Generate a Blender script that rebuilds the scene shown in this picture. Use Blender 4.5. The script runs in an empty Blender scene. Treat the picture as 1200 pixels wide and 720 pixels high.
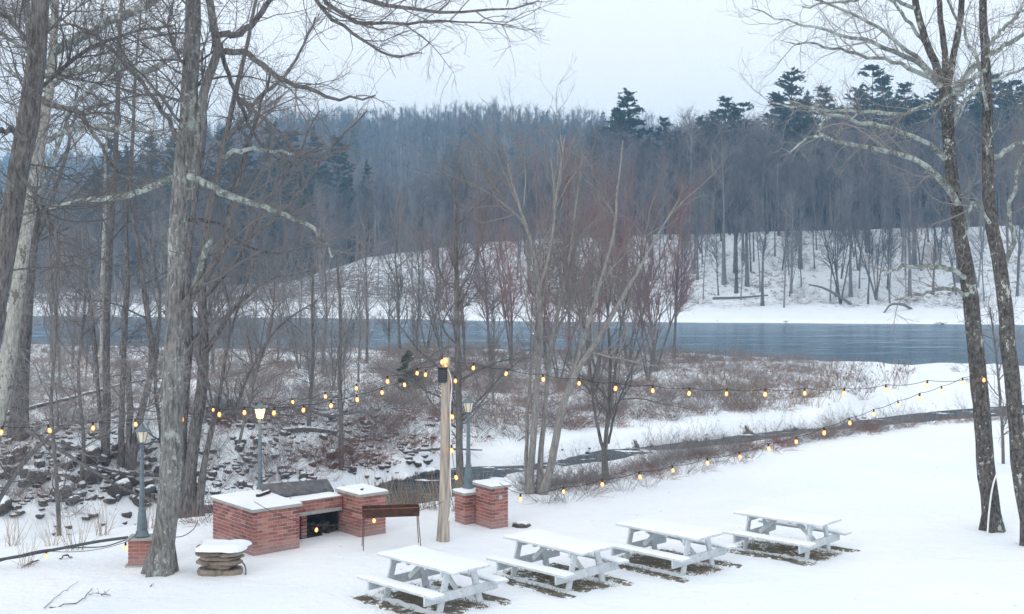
import bpy, bmesh, math, random
import numpy as np
from mathutils import Vector, Matrix, noise as mnoise

S = bpy.context.scene
C = S.collection
rad = math.radians
R = np.random.default_rng(7)
random.seed(7)
F = 1500.0      # focal length in pixels of the 1200-wide photograph
HC = 5.5        # camera height above the lawn

# ---------------------------------------------------------------- camera, sky, sun
cam = bpy.data.cameras.new('camera')
cam_o = bpy.data.objects.new('camera', cam); C.objects.link(cam_o)
cam.sensor_width = 36; cam.lens = 45; cam.shift_y = -0.05
cam.clip_start = 0.1; cam.clip_end = 6000
cam_o.location = (0, 0, HC); cam_o.rotation_euler = (rad(90), 0, 0)
S.camera = cam_o

W = bpy.data.worlds.new('World'); S.world = W; W.use_nodes = True
nt = W.node_tree; nt.nodes.clear()
out = nt.nodes.new('ShaderNodeOutputWorld')
sky = nt.nodes.new('ShaderNodeTexSky'); sky.sky_type = 'NISHITA'; sky.sun_disc = False
sky.sun_elevation = rad(28); sky.sun_rotation = rad(215); sky.dust_density = 3
b1 = nt.nodes.new('ShaderNodeBackground'); b1.inputs[1].default_value = 0.10
nt.links.new(sky.outputs[0], b1.inputs[0])
tc = nt.nodes.new('ShaderNodeTexCoord')
nz = nt.nodes.new('ShaderNodeTexNoise'); nz.inputs['Scale'].default_value = 1.6; nz.inputs['Detail'].default_value = 3
nt.links.new(tc.outputs['Generated'], nz.inputs['Vector'])
mx = nt.nodes.new('ShaderNodeMix'); mx.data_type = 'RGBA'
mx.inputs['A'].default_value = (1.03, 1.05, 1.08, 1); mx.inputs['B'].default_value = (1.07, 1.08, 1.10, 1)
nt.links.new(nz.outputs['Fac'], mx.inputs['Factor'])
b2 = nt.nodes.new('ShaderNodeBackground'); b2.inputs[1].default_value = 1.0
nt.links.new(mx.outputs['Result'], b2.inputs[0])
ms = nt.nodes.new('ShaderNodeMixShader'); ms.inputs[0].default_value = 0.93   # closed cloud cover
nt.links.new(b1.outputs[0], ms.inputs[1]); nt.links.new(b2.outputs[0], ms.inputs[2])
nt.links.new(ms.outputs[0], out.inputs[0])

sun = bpy.data.lights.new('sun', 'SUN'); sun.energy = 0.6; sun.angle = rad(25); sun.color = (1, 0.97, 0.93)
so = bpy.data.objects.new('sun', sun); C.objects.link(so)
so.rotation_euler = (rad(62), 0, rad(-35))
S.view_settings.view_transform = 'Standard'; S.view_settings.look = 'None'
S.view_settings.gamma = 1; S.view_settings.exposure = 0.26
S.cycles.max_bounces = 6; S.cycles.volume_bounces = 1
S.cycles.transparent_max_bounces = 8

# ---------------------------------------------------------------- small helpers
def px(x, y, Y, pre=None):
    return np.array([(x - 600) / F * Y, Y, HC - (y - 300) / F * Y])
def gp(x, y, z=0.0):
    Y = F * (HC - z) / (y - 300.0)
    return np.array([(x - 600) / F * Y, Y])
def sm(t):
    t = np.clip(t, 0, 1); return t * t * (3 - 2 * t)

def mat(name, color, rough=0.8, build=None, metal=0.0, spec=0.4):
    m = bpy.data.materials.new(name); m.use_nodes = True
    n = m.node_tree; p = n.nodes['Principled BSDF']
    p.inputs['Base Color'].default_value = (*color, 1)
    p.inputs['Roughness'].default_value = rough
    p.inputs['Metallic'].default_value = metal
    p.inputs['Specular IOR Level'].default_value = spec
    if build: build(n, p)
    return m
def N(n, t, **k):
    x = n.nodes.new(t)
    for a, b in k.items():
        if a.startswith('i_'): x.inputs[a[2:].replace('_', ' ')].default_value = b
        else: setattr(x, a, b)
    return x
def coords(n, kind='Object', scale=(1, 1, 1)):
    t = N(n, 'ShaderNodeTexCoord'); mp = N(n, 'ShaderNodeMapping'); mp.inputs['Scale'].default_value = scale
    if kind == 'World':
        g = N(n, 'ShaderNodeNewGeometry'); n.links.new(g.outputs['Position'], mp.inputs[0])
    else: n.links.new(t.outputs[kind], mp.inputs[0])
    return mp.outputs[0]
def noise(n, vec, scale, detail=4, rough=0.55):
    x = N(n, 'ShaderNodeTexNoise'); x.inputs['Scale'].default_value = scale
    x.inputs['Detail'].default_value = detail; x.inputs['Roughness'].default_value = rough
    n.links.new(vec, x.inputs['Vector']); return x.outputs['Fac']
def ramp(n, fac, stops):
    r = N(n, 'ShaderNodeValToRGB'); e = r.color_ramp.elements
    while len(e) < len(stops): e.new(0.5)
    for k, (p, c) in enumerate(stops):
        e[k].position = p; e[k].color = (*c, 1) if len(c) == 3 else c
    n.links.new(fac, r.inputs[0]); return r.outputs[0]
def mixc(n, fac, a, b, bt='MIX'):
    x = N(n, 'ShaderNodeMix', data_type='RGBA', blend_type=bt)
    for s, v in (('Factor', fac), ('A', a), ('B', b)):
        if isinstance(v, (int, float)): x.inputs[s].default_value = v
        elif isinstance(v, tuple): x.inputs[s].default_value = (*v, 1)
        else: n.links.new(v, x.inputs[s])
    return x.outputs['Result']
def mth(n, op, a, b=0.0, c=None):
    x = N(n, 'ShaderNodeMath', operation=op)
    for k, v in enumerate((a, b, c)):
        if v is None: continue
        if isinstance(v, (int, float)): x.inputs[k].default_value = v
        else: n.links.new(v, x.inputs[k])
    return x.outputs[0]
def bump(n, p, h, strength=0.5, dist=0.02):
    b = N(n, 'ShaderNodeBump'); b.inputs['Strength'].default_value = strength; b.inputs['Distance'].default_value = dist
    n.links.new(h, b.inputs['Height']); n.links.new(b.outputs[0], p.inputs['Normal'])
def snow_on_top(n, p, base, lo=0.55, hi=0.75, snow=(0.84, 0.89, 0.94)):
    g = N(n, 'ShaderNodeNewGeometry'); s = N(n, 'ShaderNodeSeparateXYZ'); n.links.new(g.outputs['Normal'], s.inputs[0])
    v = coords(n, 'World')
    a = mth(n, 'ADD', s.outputs[2], mth(n, 'MULTIPLY', mth(n, 'SUBTRACT', noise(n, v, 9, 3), 0.5), 0.7))
    f = ramp(n, a, [(lo, (0, 0, 0)), (hi, (1, 1, 1))])
    n.links.new(mixc(n, f, base, snow), p.inputs['Base Color'])

# ---- materials
def bark_mat(name, dark, light, lichen=None, lich=(0.56, 0.62), zs=0.22, sc=22, bstr=0.6, fine=False, fleck=None):
    def f(n, p):
        v = coords(n, 'Object', (1, 1, zs)); v2 = coords(n, 'Object', (1, 1, 0.7))
        a = noise(n, v, sc, 6, 0.72); big = noise(n, v2, 2.2, 4, .6)
        col = ramp(n, mth(n, 'ADD', mth(n, 'MULTIPLY', a, .8), mth(n, 'MULTIPLY', big, .2)), [(0.40, dark), (0.60, light)])
        if lichen:
            b = noise(n, v2, 3.4, 6, 0.68)
            col = mixc(n, ramp(n, b, [(lich[0], (0, 0, 0)), (lich[1], (.85, .85, .85))]), col, lichen)
        if fleck:
            c = noise(n, v2, 13, 5, 0.7); c = mth(n, 'ADD', c, mth(n, 'MULTIPLY', mth(n, 'SUBTRACT', big, .5), .5))
            col = mixc(n, ramp(n, c, [(fleck, (0, 0, 0)), (fleck + .035, (1, 1, 1))]), col, lichen)
        n.links.new(col, p.inputs['Base Color'])
        if not fine: bump(n, p, a, bstr, 0.04)
    return mat(name, dark, 0.9, f, spec=0.2)
M = {}
M['bark_grey'] = bark_mat('bark_grey', (0.085, 0.085, 0.085), (0.27, 0.265, 0.255), (0.36, 0.40, 0.37), (0.60, 0.67), fleck=.60)
M['bark_dark'] = bark_mat('bark_dark', (0.06, 0.058, 0.058), (0.215, 0.205, 0.20), (0.22, 0.24, 0.22), (0.64, 0.72))
M['bark_speck'] = bark_mat('bark_speckled', (0.03, 0.03, 0.03), (0.15, 0.14, 0.13), (0.40, 0.43, 0.40), (0.66, 0.72), zs=.5, fleck=.615)
M['bark_pale'] = bark_mat('bark_pale', (0.21, 0.21, 0.19), (0.42, 0.42, 0.39), (0.11, 0.10, 0.085), (0.56, 0.60), bstr=.3, fleck=.62)
M['bark_smooth'] = bark_mat('bark_smooth', (0.17, 0.165, 0.155), (0.32, 0.31, 0.295), None, bstr=.15)
M['bark_thin'] = bark_mat('bark_thin', (0.09, 0.083, 0.08), (0.21, 0.20, 0.195), None, bstr=.2)
M['lichen_limb'] = bark_mat('lichen_limb', (0.09, 0.10, 0.095), (0.27, 0.29, 0.275), (0.40, 0.46, 0.43), (0.50, 0.58), fleck=.55)
def tone(name, a, b, rough=0.85):
    def f(n, p):
        oi = N(n, 'ShaderNodeObjectInfo')
        v = coords(n, 'World')
        s = mth(n, 'ADD', mth(n, 'MULTIPLY', oi.outputs['Random'], .6), mth(n, 'MULTIPLY', noise(n, v, .9, 2), .6))
        n.links.new(ramp(n, s, [(0.15, a), (0.95, b)]), p.inputs['Base Color'])
    return mat(name, a, rough, f, spec=0.15)
M['bark_far'] = tone('bark_far', (0.035, 0.034, 0.035), (0.26, 0.25, 0.25))
M['twig_dark'] = tone('twig_dark', (0.10, 0.096, 0.096), (0.21, 0.20, 0.198))
M['twig_grey'] = tone('twig_grey', (0.15, 0.14, 0.14), (0.29, 0.275, 0.268))
M['twig_pale'] = tone('twig_pale', (0.17, 0.16, 0.155), (0.30, 0.285, 0.275))
M['twig_red'] = tone('twig_red', (0.16, 0.115, 0.112), (0.29, 0.19, 0.185))
M['twig_far'] = tone('twig_far', (0.04, 0.04, 0.044), (0.27, 0.25, 0.255))
M['shrub_brown'] = tone('shrub_brown', (0.12, 0.09, 0.085), (0.27, 0.195, 0.17))
M['shrub_red'] = tone('shrub_red', (0.17, 0.08, 0.065), (0.28, 0.14, 0.11))
M['weed_tan'] = tone('weed_tan', (0.24, 0.17, 0.11), (0.38, 0.29, 0.20))
M['needles'] = tone('pine_needles', (0.022, 0.042, 0.034), (0.05, 0.085, 0.062))
M['needles_near'] = tone('young_pine_needles', (0.06, 0.085, 0.055), (0.11, 0.14, 0.09))
M['leaf_dead'] = tone('dead_leaves', (0.20, 0.09, 0.045), (0.30, 0.16, 0.09))
def snow_f(n, p):
    v = coords(n, 'World')
    a = noise(n, v, 2.2, 5); bump(n, p, a, 0.35, 0.05)
    n.links.new(ramp(n, noise(n, v, .7, 3), [(0.3, (0.82, 0.88, 0.94)), (0.7, (0.88, 0.915, 0.95))]), p.inputs['Base Color'])
M['snow'] = mat('snow', (0.86, 0.90, 0.94), 0.7, snow_f, spec=0.3)
def ground_f(n, p):
    v = coords(n, 'World')
    at = N(n, 'ShaderNodeAttribute', attribute_name='bare')
    ln = N(n, 'ShaderNodeAttribute', attribute_name='lawn')
    n1 = noise(n, v, 1.1, 6, 0.68); n2 = noise(n, v, 4.5, 4, 0.65)
    s = mth(n, 'ADD', mth(n, 'MULTIPLY', n1, .6), mth(n, 'MULTIPLY', n2, .4))
    s = mth(n, 'ADD', s, mth(n, 'MULTIPLY', mth(n, 'SUBTRACT', at.outputs['Fac'], 0.5), 0.55))
    f = ramp(n, s, [(0.50, (0, 0, 0)), (0.58, (1, 1, 1))])
    lit = ramp(n, noise(n, v, 3, 5), [(0.3, (0.05, 0.04, 0.036)), (0.5, (0.12, 0.09, 0.075)), (0.7, (0.19, 0.145, 0.12))])
    sn = ramp(n, noise(n, v, .35, 4), [(0.3, (0.82, 0.88, 0.94)), (0.7, (0.885, 0.92, 0.955))])
    # a few leaf crumbs blown on the lawn
    cr = noise(n, v, 7, 2, .5)
    cf = mth(n, 'MULTIPLY', ramp(n, cr, [(0.715, (0, 0, 0)), (0.735, (1, 1, 1))]), ramp(n, noise(n, v, .22, 2), [(0.45, (0, 0, 0)), (0.6, (1, 1, 1))]))
    sn = mixc(n, mth(n, 'MULTIPLY', cf, mth(n, 'MULTIPLY', ln.outputs['Fac'], .8)), sn, (0.2, 0.15, 0.11))
    n.links.new(mixc(n, f, sn, lit), p.inputs['Base Color'])
    bump(n, p, mth(n, 'ADD', noise(n, v, .8, 3), mth(n, 'MULTIPLY', noise(n, v, 5, 5, .65), .5)), 0.7, 0.16)
M['ground'] = mat('snowy_ground', (0.86, 0.9, 0.94), 0.75, ground_f, spec=0.25)
def water_f(n, p):
    v = coords(n, 'World', (0.22, 1.0, 1)); v2 = coords(n, 'World', (.05, .5, 1))
    a = noise(n, v, 1.8, 6, .68); b = noise(n, v2, 1.0, 6, .68)
    bp = N(n, 'ShaderNodeBump'); bp.inputs['Strength'].default_value = .5; bp.inputs['Distance'].default_value = .07
    n.links.new(mth(n, 'ADD', a, b), bp.inputs['Height'])
    di = N(n, 'ShaderNodeBsdfDiffuse'); gl = N(n, 'ShaderNodeBsdfGlossy'); ms_ = N(n, 'ShaderNodeMixShader'); ms_.inputs[0].default_value = .36
    n.links.new(ramp(n, mth(n, 'ADD', mth(n, 'MULTIPLY', a, .5), mth(n, 'MULTIPLY', b, .5)), [(0.42, (0.010, 0.035, 0.06)), (0.52, (0.035, 0.085, 0.13)), (0.60, (0.20, 0.29, 0.36))]), di.inputs[0])
    gl.inputs['Roughness'].default_value = .09; gl.inputs[0].default_value = (.85, .93, 1, 1)
    n.links.new(bp.outputs[0], gl.inputs['Normal']); n.links.new(bp.outputs[0], di.inputs['Normal'])
    n.links.new(di.outputs[0], ms_.inputs[1]); n.links.new(gl.outputs[0], ms_.inputs[2]); n.links.new(ms_.outputs[0], n.nodes['Material Output'].inputs[0])
M['water'] = mat('river_water', (0.03, 0.055, 0.08), 0.12, water_f, spec=0.4)
def creek_f(n, p):
    v = coords(n, 'World', (.5, 1, 1)); a = noise(n, v, 3.2, 6, .7)
    bp = N(n, 'ShaderNodeBump'); bp.inputs['Strength'].default_value = .6; bp.inputs['Distance'].default_value = .06; n.links.new(a, bp.inputs['Height'])
    di = N(n, 'ShaderNodeBsdfDiffuse'); gl = N(n, 'ShaderNodeBsdfGlossy'); q = N(n, 'ShaderNodeMixShader'); q.inputs[0].default_value = .15
    n.links.new(ramp(n, a, [(0.40, (0.012, 0.022, 0.03)), (0.56, (0.028, 0.046, 0.06)), (0.68, (0.14, 0.19, 0.23))]), di.inputs[0])
    ice = N(n, 'ShaderNodeBsdfDiffuse'); ice.inputs[0].default_value = (.82, .87, .92, 1); q2 = N(n, 'ShaderNodeMixShader'); n.links.new(ramp(n, noise(n, coords(n, 'World', (.45, .8, 1)), 1.1, 5, .65), [(0.60, (0, 0, 0)), (0.63, (1, 1, 1))]), q2.inputs[0]); gl.inputs['Roughness'].default_value = .12
    n.links.new(bp.outputs[0], gl.inputs['Normal']); n.links.new(di.outputs[0], q.inputs[1]); n.links.new(gl.outputs[0], q.inputs[2]); n.links.new(q.outputs[0], q2.inputs[1]); n.links.new(ice.outputs[0], q2.inputs[2]); n.links.new(q2.outputs[0], n.nodes['Material Output'].inputs[0])
M['creek_water'] = mat('creek_water', (0.03, 0.05, 0.06), 0.12, creek_f)
def rock_f(n, p):
    v = coords(n, 'Object'); oi = N(n, 'ShaderNodeObjectInfo')
    c = ramp(n, noise(n, v, 3, 5), [(0.3, (0.03, 0.03, 0.032)), (0.7, (0.14, 0.13, 0.125))])
    c = mixc(n, mth(n, 'MULTIPLY', oi.outputs['Random'], .35), c, (0.10, 0.065, 0.055))
    snow_on_top(n, p, c, .56, .72)
    bump(n, p, noise(n, v, 8, 5), .6, .05)
M['rock'] = mat('snowy_rock', (0.1, 0.09, 0.09), 0.85, rock_f)
def log_f(n, p):
    v = coords(n, 'Object', (1, 1, 1))
    c = ramp(n, noise(n, v, 9, 5), [(0.35, (0.06, 0.052, 0.045)), (0.65, (0.16, 0.14, 0.125))])
    snow_on_top(n, p, c, .45, .6)
M['snow_log'] = mat('snowy_log', (0.1, 0.09, 0.08), 0.9, log_f)
def brick_f(n, p):
    v = coords(n, 'World'); oi = N(n, 'ShaderNodeObjectInfo')
    c = ramp(n, oi.outputs['Random'], [(0.0, (0.14, 0.048, 0.042)), (0.45, (0.28, 0.085, 0.068)), (0.8, (0.37, 0.13, 0.10)), (1.0, (0.43, 0.21, 0.17))])
    c = mixc(n, ramp(n, noise(n, v, 12, 5, .65), [(0.4, (0, 0, 0)), (0.8, (.55, .55, .55))]), c, (0.42, 0.30, 0.27))
    g = N(n, 'ShaderNodeNewGeometry'); s = N(n, 'ShaderNodeSeparateXYZ'); n.links.new(g.outputs['Position'], s.inputs[0])
    z = mth(n, 'ADD', s.outputs[2], mth(n, 'MULTIPLY', noise(n, v, 2.5, 3), .3))
    c = mixc(n, ramp(n, z, [(0.20, (.75, .75, .75)), (0.42, (0, 0, 0))]), c, (0.36, 0.25, 0.235))   # lime bloom at the foot
    n.links.new(c, p.inputs['Base Color']); bump(n, p, noise(n, v, 60, 3), .4, .004)
M['brick'] = mat('red_brick', (0.3, 0.1, 0.08), 0.85, brick_f)
def plain_noise(a, b, sc=8, bs=.3, bd=.01, kind='Object', scale=(1, 1, 1)):
    def f(n, p):
        v = coords(n, kind, scale); q = noise(n, v, sc, 5, .6)
        n.links.new(ramp(n, q, [(0.3, a), (0.7, b)]), p.inputs['Base Color']); bump(n, p, q, bs, bd)
    return f
M['mortar'] = mat('mortar', (0.4, 0.33, 0.31), 0.9, plain_noise((0.38, 0.30, 0.285), (0.56, 0.47, 0.45), 20))
M['concrete'] = mat('concrete', (0.35, 0.35, 0.33), 0.85, plain_noise((0.27, 0.275, 0.26), (0.42, 0.42, 0.40), 10))
M['charred'] = mat('sooty_lining', (0.03, 0.028, 0.027), 0.95, plain_noise((0.015, 0.014, 0.014), (0.06, 0.05, 0.045), 6))
M['firewood'] = mat('stacked_firewood', (0.1, 0.08, 0.06), 0.9, plain_noise((0.02, 0.017, 0.015), (0.07, 0.055, 0.045), 9))
M['iron_lid'] = mat('weathered_iron', (0.13, 0.135, 0.14), 0.7, plain_noise((0.075, 0.08, 0.09), (0.19, 0.19, 0.20), 7), metal=.25)
M['rust'] = mat('rusty_steel', (0.16, 0.07, 0.04), 0.85, plain_noise((0.085, 0.045, 0.035), (0.22, 0.10, 0.06), 11), metal=.2)
def paint_f(n, p):
    v = coords(n, 'Object', (1, 1, 1)); q = noise(n, v, 6, 5, .6)
    c = ramp(n, q, [(0.25, (0.44, 0.50, 0.54)), (0.6, (0.62, 0.675, 0.71))])
    c = mixc(n, ramp(n, noise(n, v, 24, 3), [(0.58, (0, 0, 0)), (0.68, (1, 1, 1))]), c, (0.40, 0.38, 0.35))
    n.links.new(c, p.inputs['Base Color']); bump(n, p, q, .2, .004)
M['paint'] = mat('white_painted_wood', (0.7, 0.73, 0.75), 0.6, paint_f)
M['pole'] = mat('weathered_pole_wood', (0.3, 0.22, 0.15), 0.85, plain_noise((0.22, 0.19, 0.165), (0.56, 0.50, 0.43), 16, .8, .02, 'Object', (1, 1, .10)))
M['lamp_paint'] = mat('grey_blue_lamp_paint', (0.13, 0.17, 0.20), 0.5, plain_noise((0.10, 0.14, 0.17), (0.17, 0.22, 0.25), 12), metal=.1)
M['black'] = mat('black_rubber', (0.018, 0.018, 0.02), 0.55)
M['white_cable'] = mat('white_cable', (0.75, 0.77, 0.78), 0.5)
M['cable_dark'] = mat('dark_cable', (0.06, 0.07, 0.08), 0.6)
M['steel_plate'] = mat('galvanised_plate', (0.45, 0.46, 0.47), 0.45, plain_noise((0.38, 0.39, 0.40), (0.52, 0.53, 0.54), 30), metal=.5)
def glass_lit_unlit(name, col, strength):
    m = mat(name, col, 0.25)
    if strength:
        p = m.node_tree.nodes['Principled BSDF']
        p.inputs['Emission Color'].default_value = (*col, 1); p.inputs['Emission Strength'].default_value = strength
    return m
def amber_f(n, p):
    tr = N(n, 'ShaderNodeBsdfTransparent'); tr.inputs[0].default_value = (1, .72, .35, 1); em = N(n, 'ShaderNodeEmission'); em.inputs[0].default_value = (1, .34, .05, 1); em.inputs[1].default_value = 3.0
    q = N(n, 'ShaderNodeMixShader'); q.inputs[0].default_value = .5; n.links.new(tr.outputs[0], q.inputs[1]); n.links.new(em.outputs[0], q.inputs[2]); n.links.new(q.outputs[0], n.nodes['Material Output'].inputs[0])
M['bulb'] = mat('lit_amber_bulb', (1, .4, .08), .3, amber_f)
M['filament'] = glass_lit_unlit('glowing_filament', (1.0, 0.62, 0.25), 30)
M['pane_lit'] = glass_lit_unlit('lit_lantern_pane', (1.0, 0.50, 0.15), 4.5)
M['pane_faint'] = glass_lit_unlit('faint_glow_lantern_pane', (0.62, 0.56, 0.42), .22)  # pale look of the unlit panes comes from a weak emission put in
def grass_bare(n, p):
    v = coords(n, 'World')
    a = mth(n, 'ADD', mth(n, 'MULTIPLY', noise(n, v, 9, 5, .7), .7), mth(n, 'MULTIPLY', noise(n, v, 2.2, 2), .3))
    rm_ = N(n, 'ShaderNodeAttribute', attribute_name='rim'); a = mth(n, 'ADD', a, mth(n, 'MULTIPLY', rm_.outputs['Fac'], .045))
    n.links.new(ramp(n, a, [(0.34, (0.045, 0.036, 0.03)), (0.45, (0.12, 0.098, 0.075)), (0.50, (0.17, 0.155, 0.12)), (0.555, (0.2, 0.18, 0.14)), (0.58, (0.84, 0.88, 0.92))]), p.inputs['Base Color'])
    bump(n, p, a, .8, .04)
M['bare_grass'] = mat('bare_winter_turf', (0.15, 0.13, 0.08), 0.95, grass_bare)
M['grass_blade'] = tone('dry_grass_blades', (0.14, 0.115, 0.075), (0.25, 0.22, 0.15))
def stone_f(n, p):
    v = coords(n, 'Object', (1, 1, 2)); oi = N(n, 'ShaderNodeObjectInfo')
    c = ramp(n, noise(n, v, 6, 5), [(0.3, (0.13, 0.115, 0.095)), (0.7, (0.36, 0.32, 0.26))])
    c = mixc(n, mth(n, 'MULTIPLY', oi.outputs['Random'], .35), c, (0.24, 0.12, 0.09))
    n.links.new(c, p.inputs['Base Color']); bump(n, p, noise(n, v, 14, 5), .7, .03)
M['stone'] = mat('flat_field_stone', (0.25, 0.22, 0.18), 0.9, stone_f)

# ---- mesh and object helpers
def mesh_from(name, V, Fq, m, smooth=True):
    me = bpy.data.meshes.new(name)
    V = np.asarray(V, dtype=np.float32); Fq = np.asarray(Fq, dtype=np.int32)
    k = Fq.shape[1]
    me.vertices.add(len(V)); me.vertices.foreach_set('co', V.ravel())
    me.loops.add(Fq.size); me.loops.foreach_set('vertex_index', Fq.ravel())
    me.polygons.add(len(Fq)); me.polygons.foreach_set('loop_start', np.arange(0, Fq.size, k, dtype=np.int32))
    me.polygons.foreach_set('loop_total', np.full(len(Fq), k, dtype=np.int32))
    me.polygons.foreach_set('use_smooth', np.full(len(Fq), smooth))
    me.update(calc_edges=True); me.validate()
    for q in (m if isinstance(m, (list, tuple)) else [m]): me.materials.append(q)
    return me
def link(name, me, parent=None, loc=(0, 0, 0), rz=0):
    o = bpy.data.objects.new(name, me); C.objects.link(o)
    o.location = loc; o.rotation_euler = (0, 0, rz)
    if parent: o.parent = parent
    return o
def tag(o, label, cat, group=None):
    o['label'] = label; o['category'] = cat
    if group: o['group'] = group
    return o
def empty(name, loc, label, cat, group=None, rz=0):
    o = bpy.data.objects.new(name, None); C.objects.link(o); o.empty_display_size = .1
    o.location = loc; o.rotation_euler = (0, 0, rz)
    return tag(o, label, cat, group)
def copy_tree(o, parent=None):
    c = o.copy(); C.objects.link(c); c.parent = parent
    for ch in [x for x in o.children]: copy_tree(ch, c)
    return c
def bm_obj(name, bm, m, parent=None, smooth=False, loc=(0, 0, 0), rz=0):
    me = bpy.data.meshes.new(name); bm.normal_update(); bm.to_mesh(me); bm.free(); me.materials.append(m)
    if smooth: me.shade_smooth()
    return link(name, me, parent, loc, rz)
def add_box(bm, lo, hi, M4=None, bev=0):
    c = [(a + b) / 2 for a, b in zip(lo, hi)]; s = [abs(b - a) for a, b in zip(lo, hi)]
    mt = Matrix.Translation(c) @ Matrix.Diagonal((*s, 1))
    if M4: mt = M4 @ mt
    r = bmesh.ops.create_cube(bm, size=1, matrix=mt)
    if bev:
        es = list({e for v in r['verts'] for e in v.link_edges})
        bmesh.ops.bevel(bm, geom=es, offset=bev, segments=1, affect='EDGES')
def board(name, p0, p1, w, t, m, parent, up=(0, 0, 1), bev=.004):
    p0 = Vector(p0); p1 = Vector(p1); d = p1 - p0; L = d.length; d.normalize()
    s = d.cross(Vector(up)).normalized(); u = s.cross(d)
    mt = Matrix((( *d, 0), (*s, 0), (*u, 0), (0, 0, 0, 1))).transposed(); mt.translation = (p0 + p1) / 2
    bm = bmesh.new(); add_box(bm, (-L / 2, -w / 2, -t / 2), (L / 2, w / 2, t / 2), mt, bev)
    return bm_obj(name, bm, m, parent)

def tubes(P, Rr, sides):
    """P (N,K,3) polylines, Rr (N,K) radii -> verts, quads"""
    Nn, K, _ = P.shape
    T = np.empty_like(P); T[:, 1:-1] = P[:, 2:] - P[:, :-2]; T[:, 0] = P[:, 1] - P[:, 0]; T[:, -1] = P[:, -1] - P[:, -2]
    T /= np.linalg.norm(T, axis=2, keepdims=True) + 1e-9
    ref = np.where(np.abs(T[:, :1, 2:3]) > .95, np.array([1., 0, 0]), np.array([0., 0, 1.]))
    ref = np.broadcast_to(ref, T.shape)
    A = np.cross(T, ref); nA = np.linalg.norm(A, axis=2, keepdims=True); A = A / (nA + 1e-9)
    B = np.cross(T, A)
    a = np.arange(sides) * 2 * np.pi / sides
    V = P[:, :, None] + Rr[:, :, None, None] * (A[:, :, None] * np.cos(a)[None, None, :, None] + B[:, :, None] * np.sin(a)[None, None, :, None])
    idx = np.arange(Nn * K * sides).reshape(Nn, K, sides)
    i0 = idx[:, :-1]; i1 = idx[:, 1:]
    Q = np.stack([i0, np.roll(i0, -1, 2), np.roll(i1, -1, 2), i1], -1).reshape(-1, 4)
    return V.reshape(-1, 3), Q
def join(parts):
    Vs, Qs, o = [], [], 0
    for V, Q in parts:
        Vs.append(V); Qs.append(Q + o); o += len(V)
    return np.concatenate(Vs), np.concatenate(Qs)
def resample(pts, rr, K):
    pts = np.asarray(pts, float); rr = np.asarray(rr, float)
    # Catmull-Rom then uniform
    d = np.r_[0, np.cumsum(np.linalg.norm(np.diff(pts, axis=0), axis=1))]
    u = np.linspace(0, d[-1], K)
    if len(pts) > 2:
        mtan = np.gradient(pts, d, axis=0)
        i = np.clip(np.searchsorted(d, u) - 1, 0, len(d) - 2); h = (d[i + 1] - d[i])[:, None]; t = ((u - d[i]) / h[:, 0])[:, None]
        p = (2*t**3-3*t**2+1)*pts[i] + (t**3-2*t**2+t)*h*mtan[i] + (-2*t**3+3*t**2)*pts[i+1] + (t**3-t**2)*h*mtan[i+1]
    else: p = np.stack([np.interp(u, d, pts[:, k]) for k in range(3)], 1)
    return p, np.interp(u, d, rr)
def seglen(P): return np.linalg.norm(np.diff(P, axis=1), axis=2).sum(1)
def grow(P, Rr, n, t0, t1, ang, Ls, ratio, K, up=0.1, wig=0.25, rmin=.004, shrink=.5, upb=0.0, rng=R, w=None):
    """children growing from the polylines (P,Rr)"""
    L = seglen(P); w = L * (Rr[:, 0] ** .5) if w is None else w
    i = rng.choice(len(P), n, p=w / w.sum())
    t = rng.uniform(t0, t1, n); kk = t * (P.shape[1] - 1); k = np.minimum(kk.astype(int), P.shape[1] - 2); fr = (kk - k)[:, None]
    p = P[i, k] * (1 - fr) + P[i, k + 1] * fr
    tan = P[i, k + 1] - P[i, k]; tan /= np.linalg.norm(tan, axis=1, keepdims=True) + 1e-9
    r = Rr[i, k] * (1 - fr[:, 0]) + Rr[i, k + 1] * fr[:, 0]
    q = rng.normal(size=(n, 3)); q[:, 2] += upb
    q -= (q * tan).sum(1, keepdims=True) * tan; q /= np.linalg.norm(q, axis=1, keepdims=True) + 1e-9
    a = np.radians(rng.normal(ang[0], ang[1], n))[:, None]
    d = tan * np.cos(a) + q * np.sin(a)
    ln = rng.uniform(Ls[0], Ls[1], n) * (1 - shrink * t)
    r0 = np.maximum(np.minimum(r * .75, ln * ratio), rmin)
    out = np.empty((n, K, 3)); out[:, 0] = p
    bend = rng.normal(size=(n, 3)) * wig * .35
    for s in range(1, K):
        d = d + np.array([0, 0, up]) + bend + rng.normal(size=(n, 3)) * wig / math.sqrt(K) * 1.2
        d /= np.linalg.norm(d, axis=1, keepdims=True)
        out[:, s] = out[:, s - 1] + d * (ln / (K - 1))[:, None]
    RR = np.maximum(r0[:, None] * np.linspace(1, .3, K)[None] ** .9, rmin * .75)
    return out, RR

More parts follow.
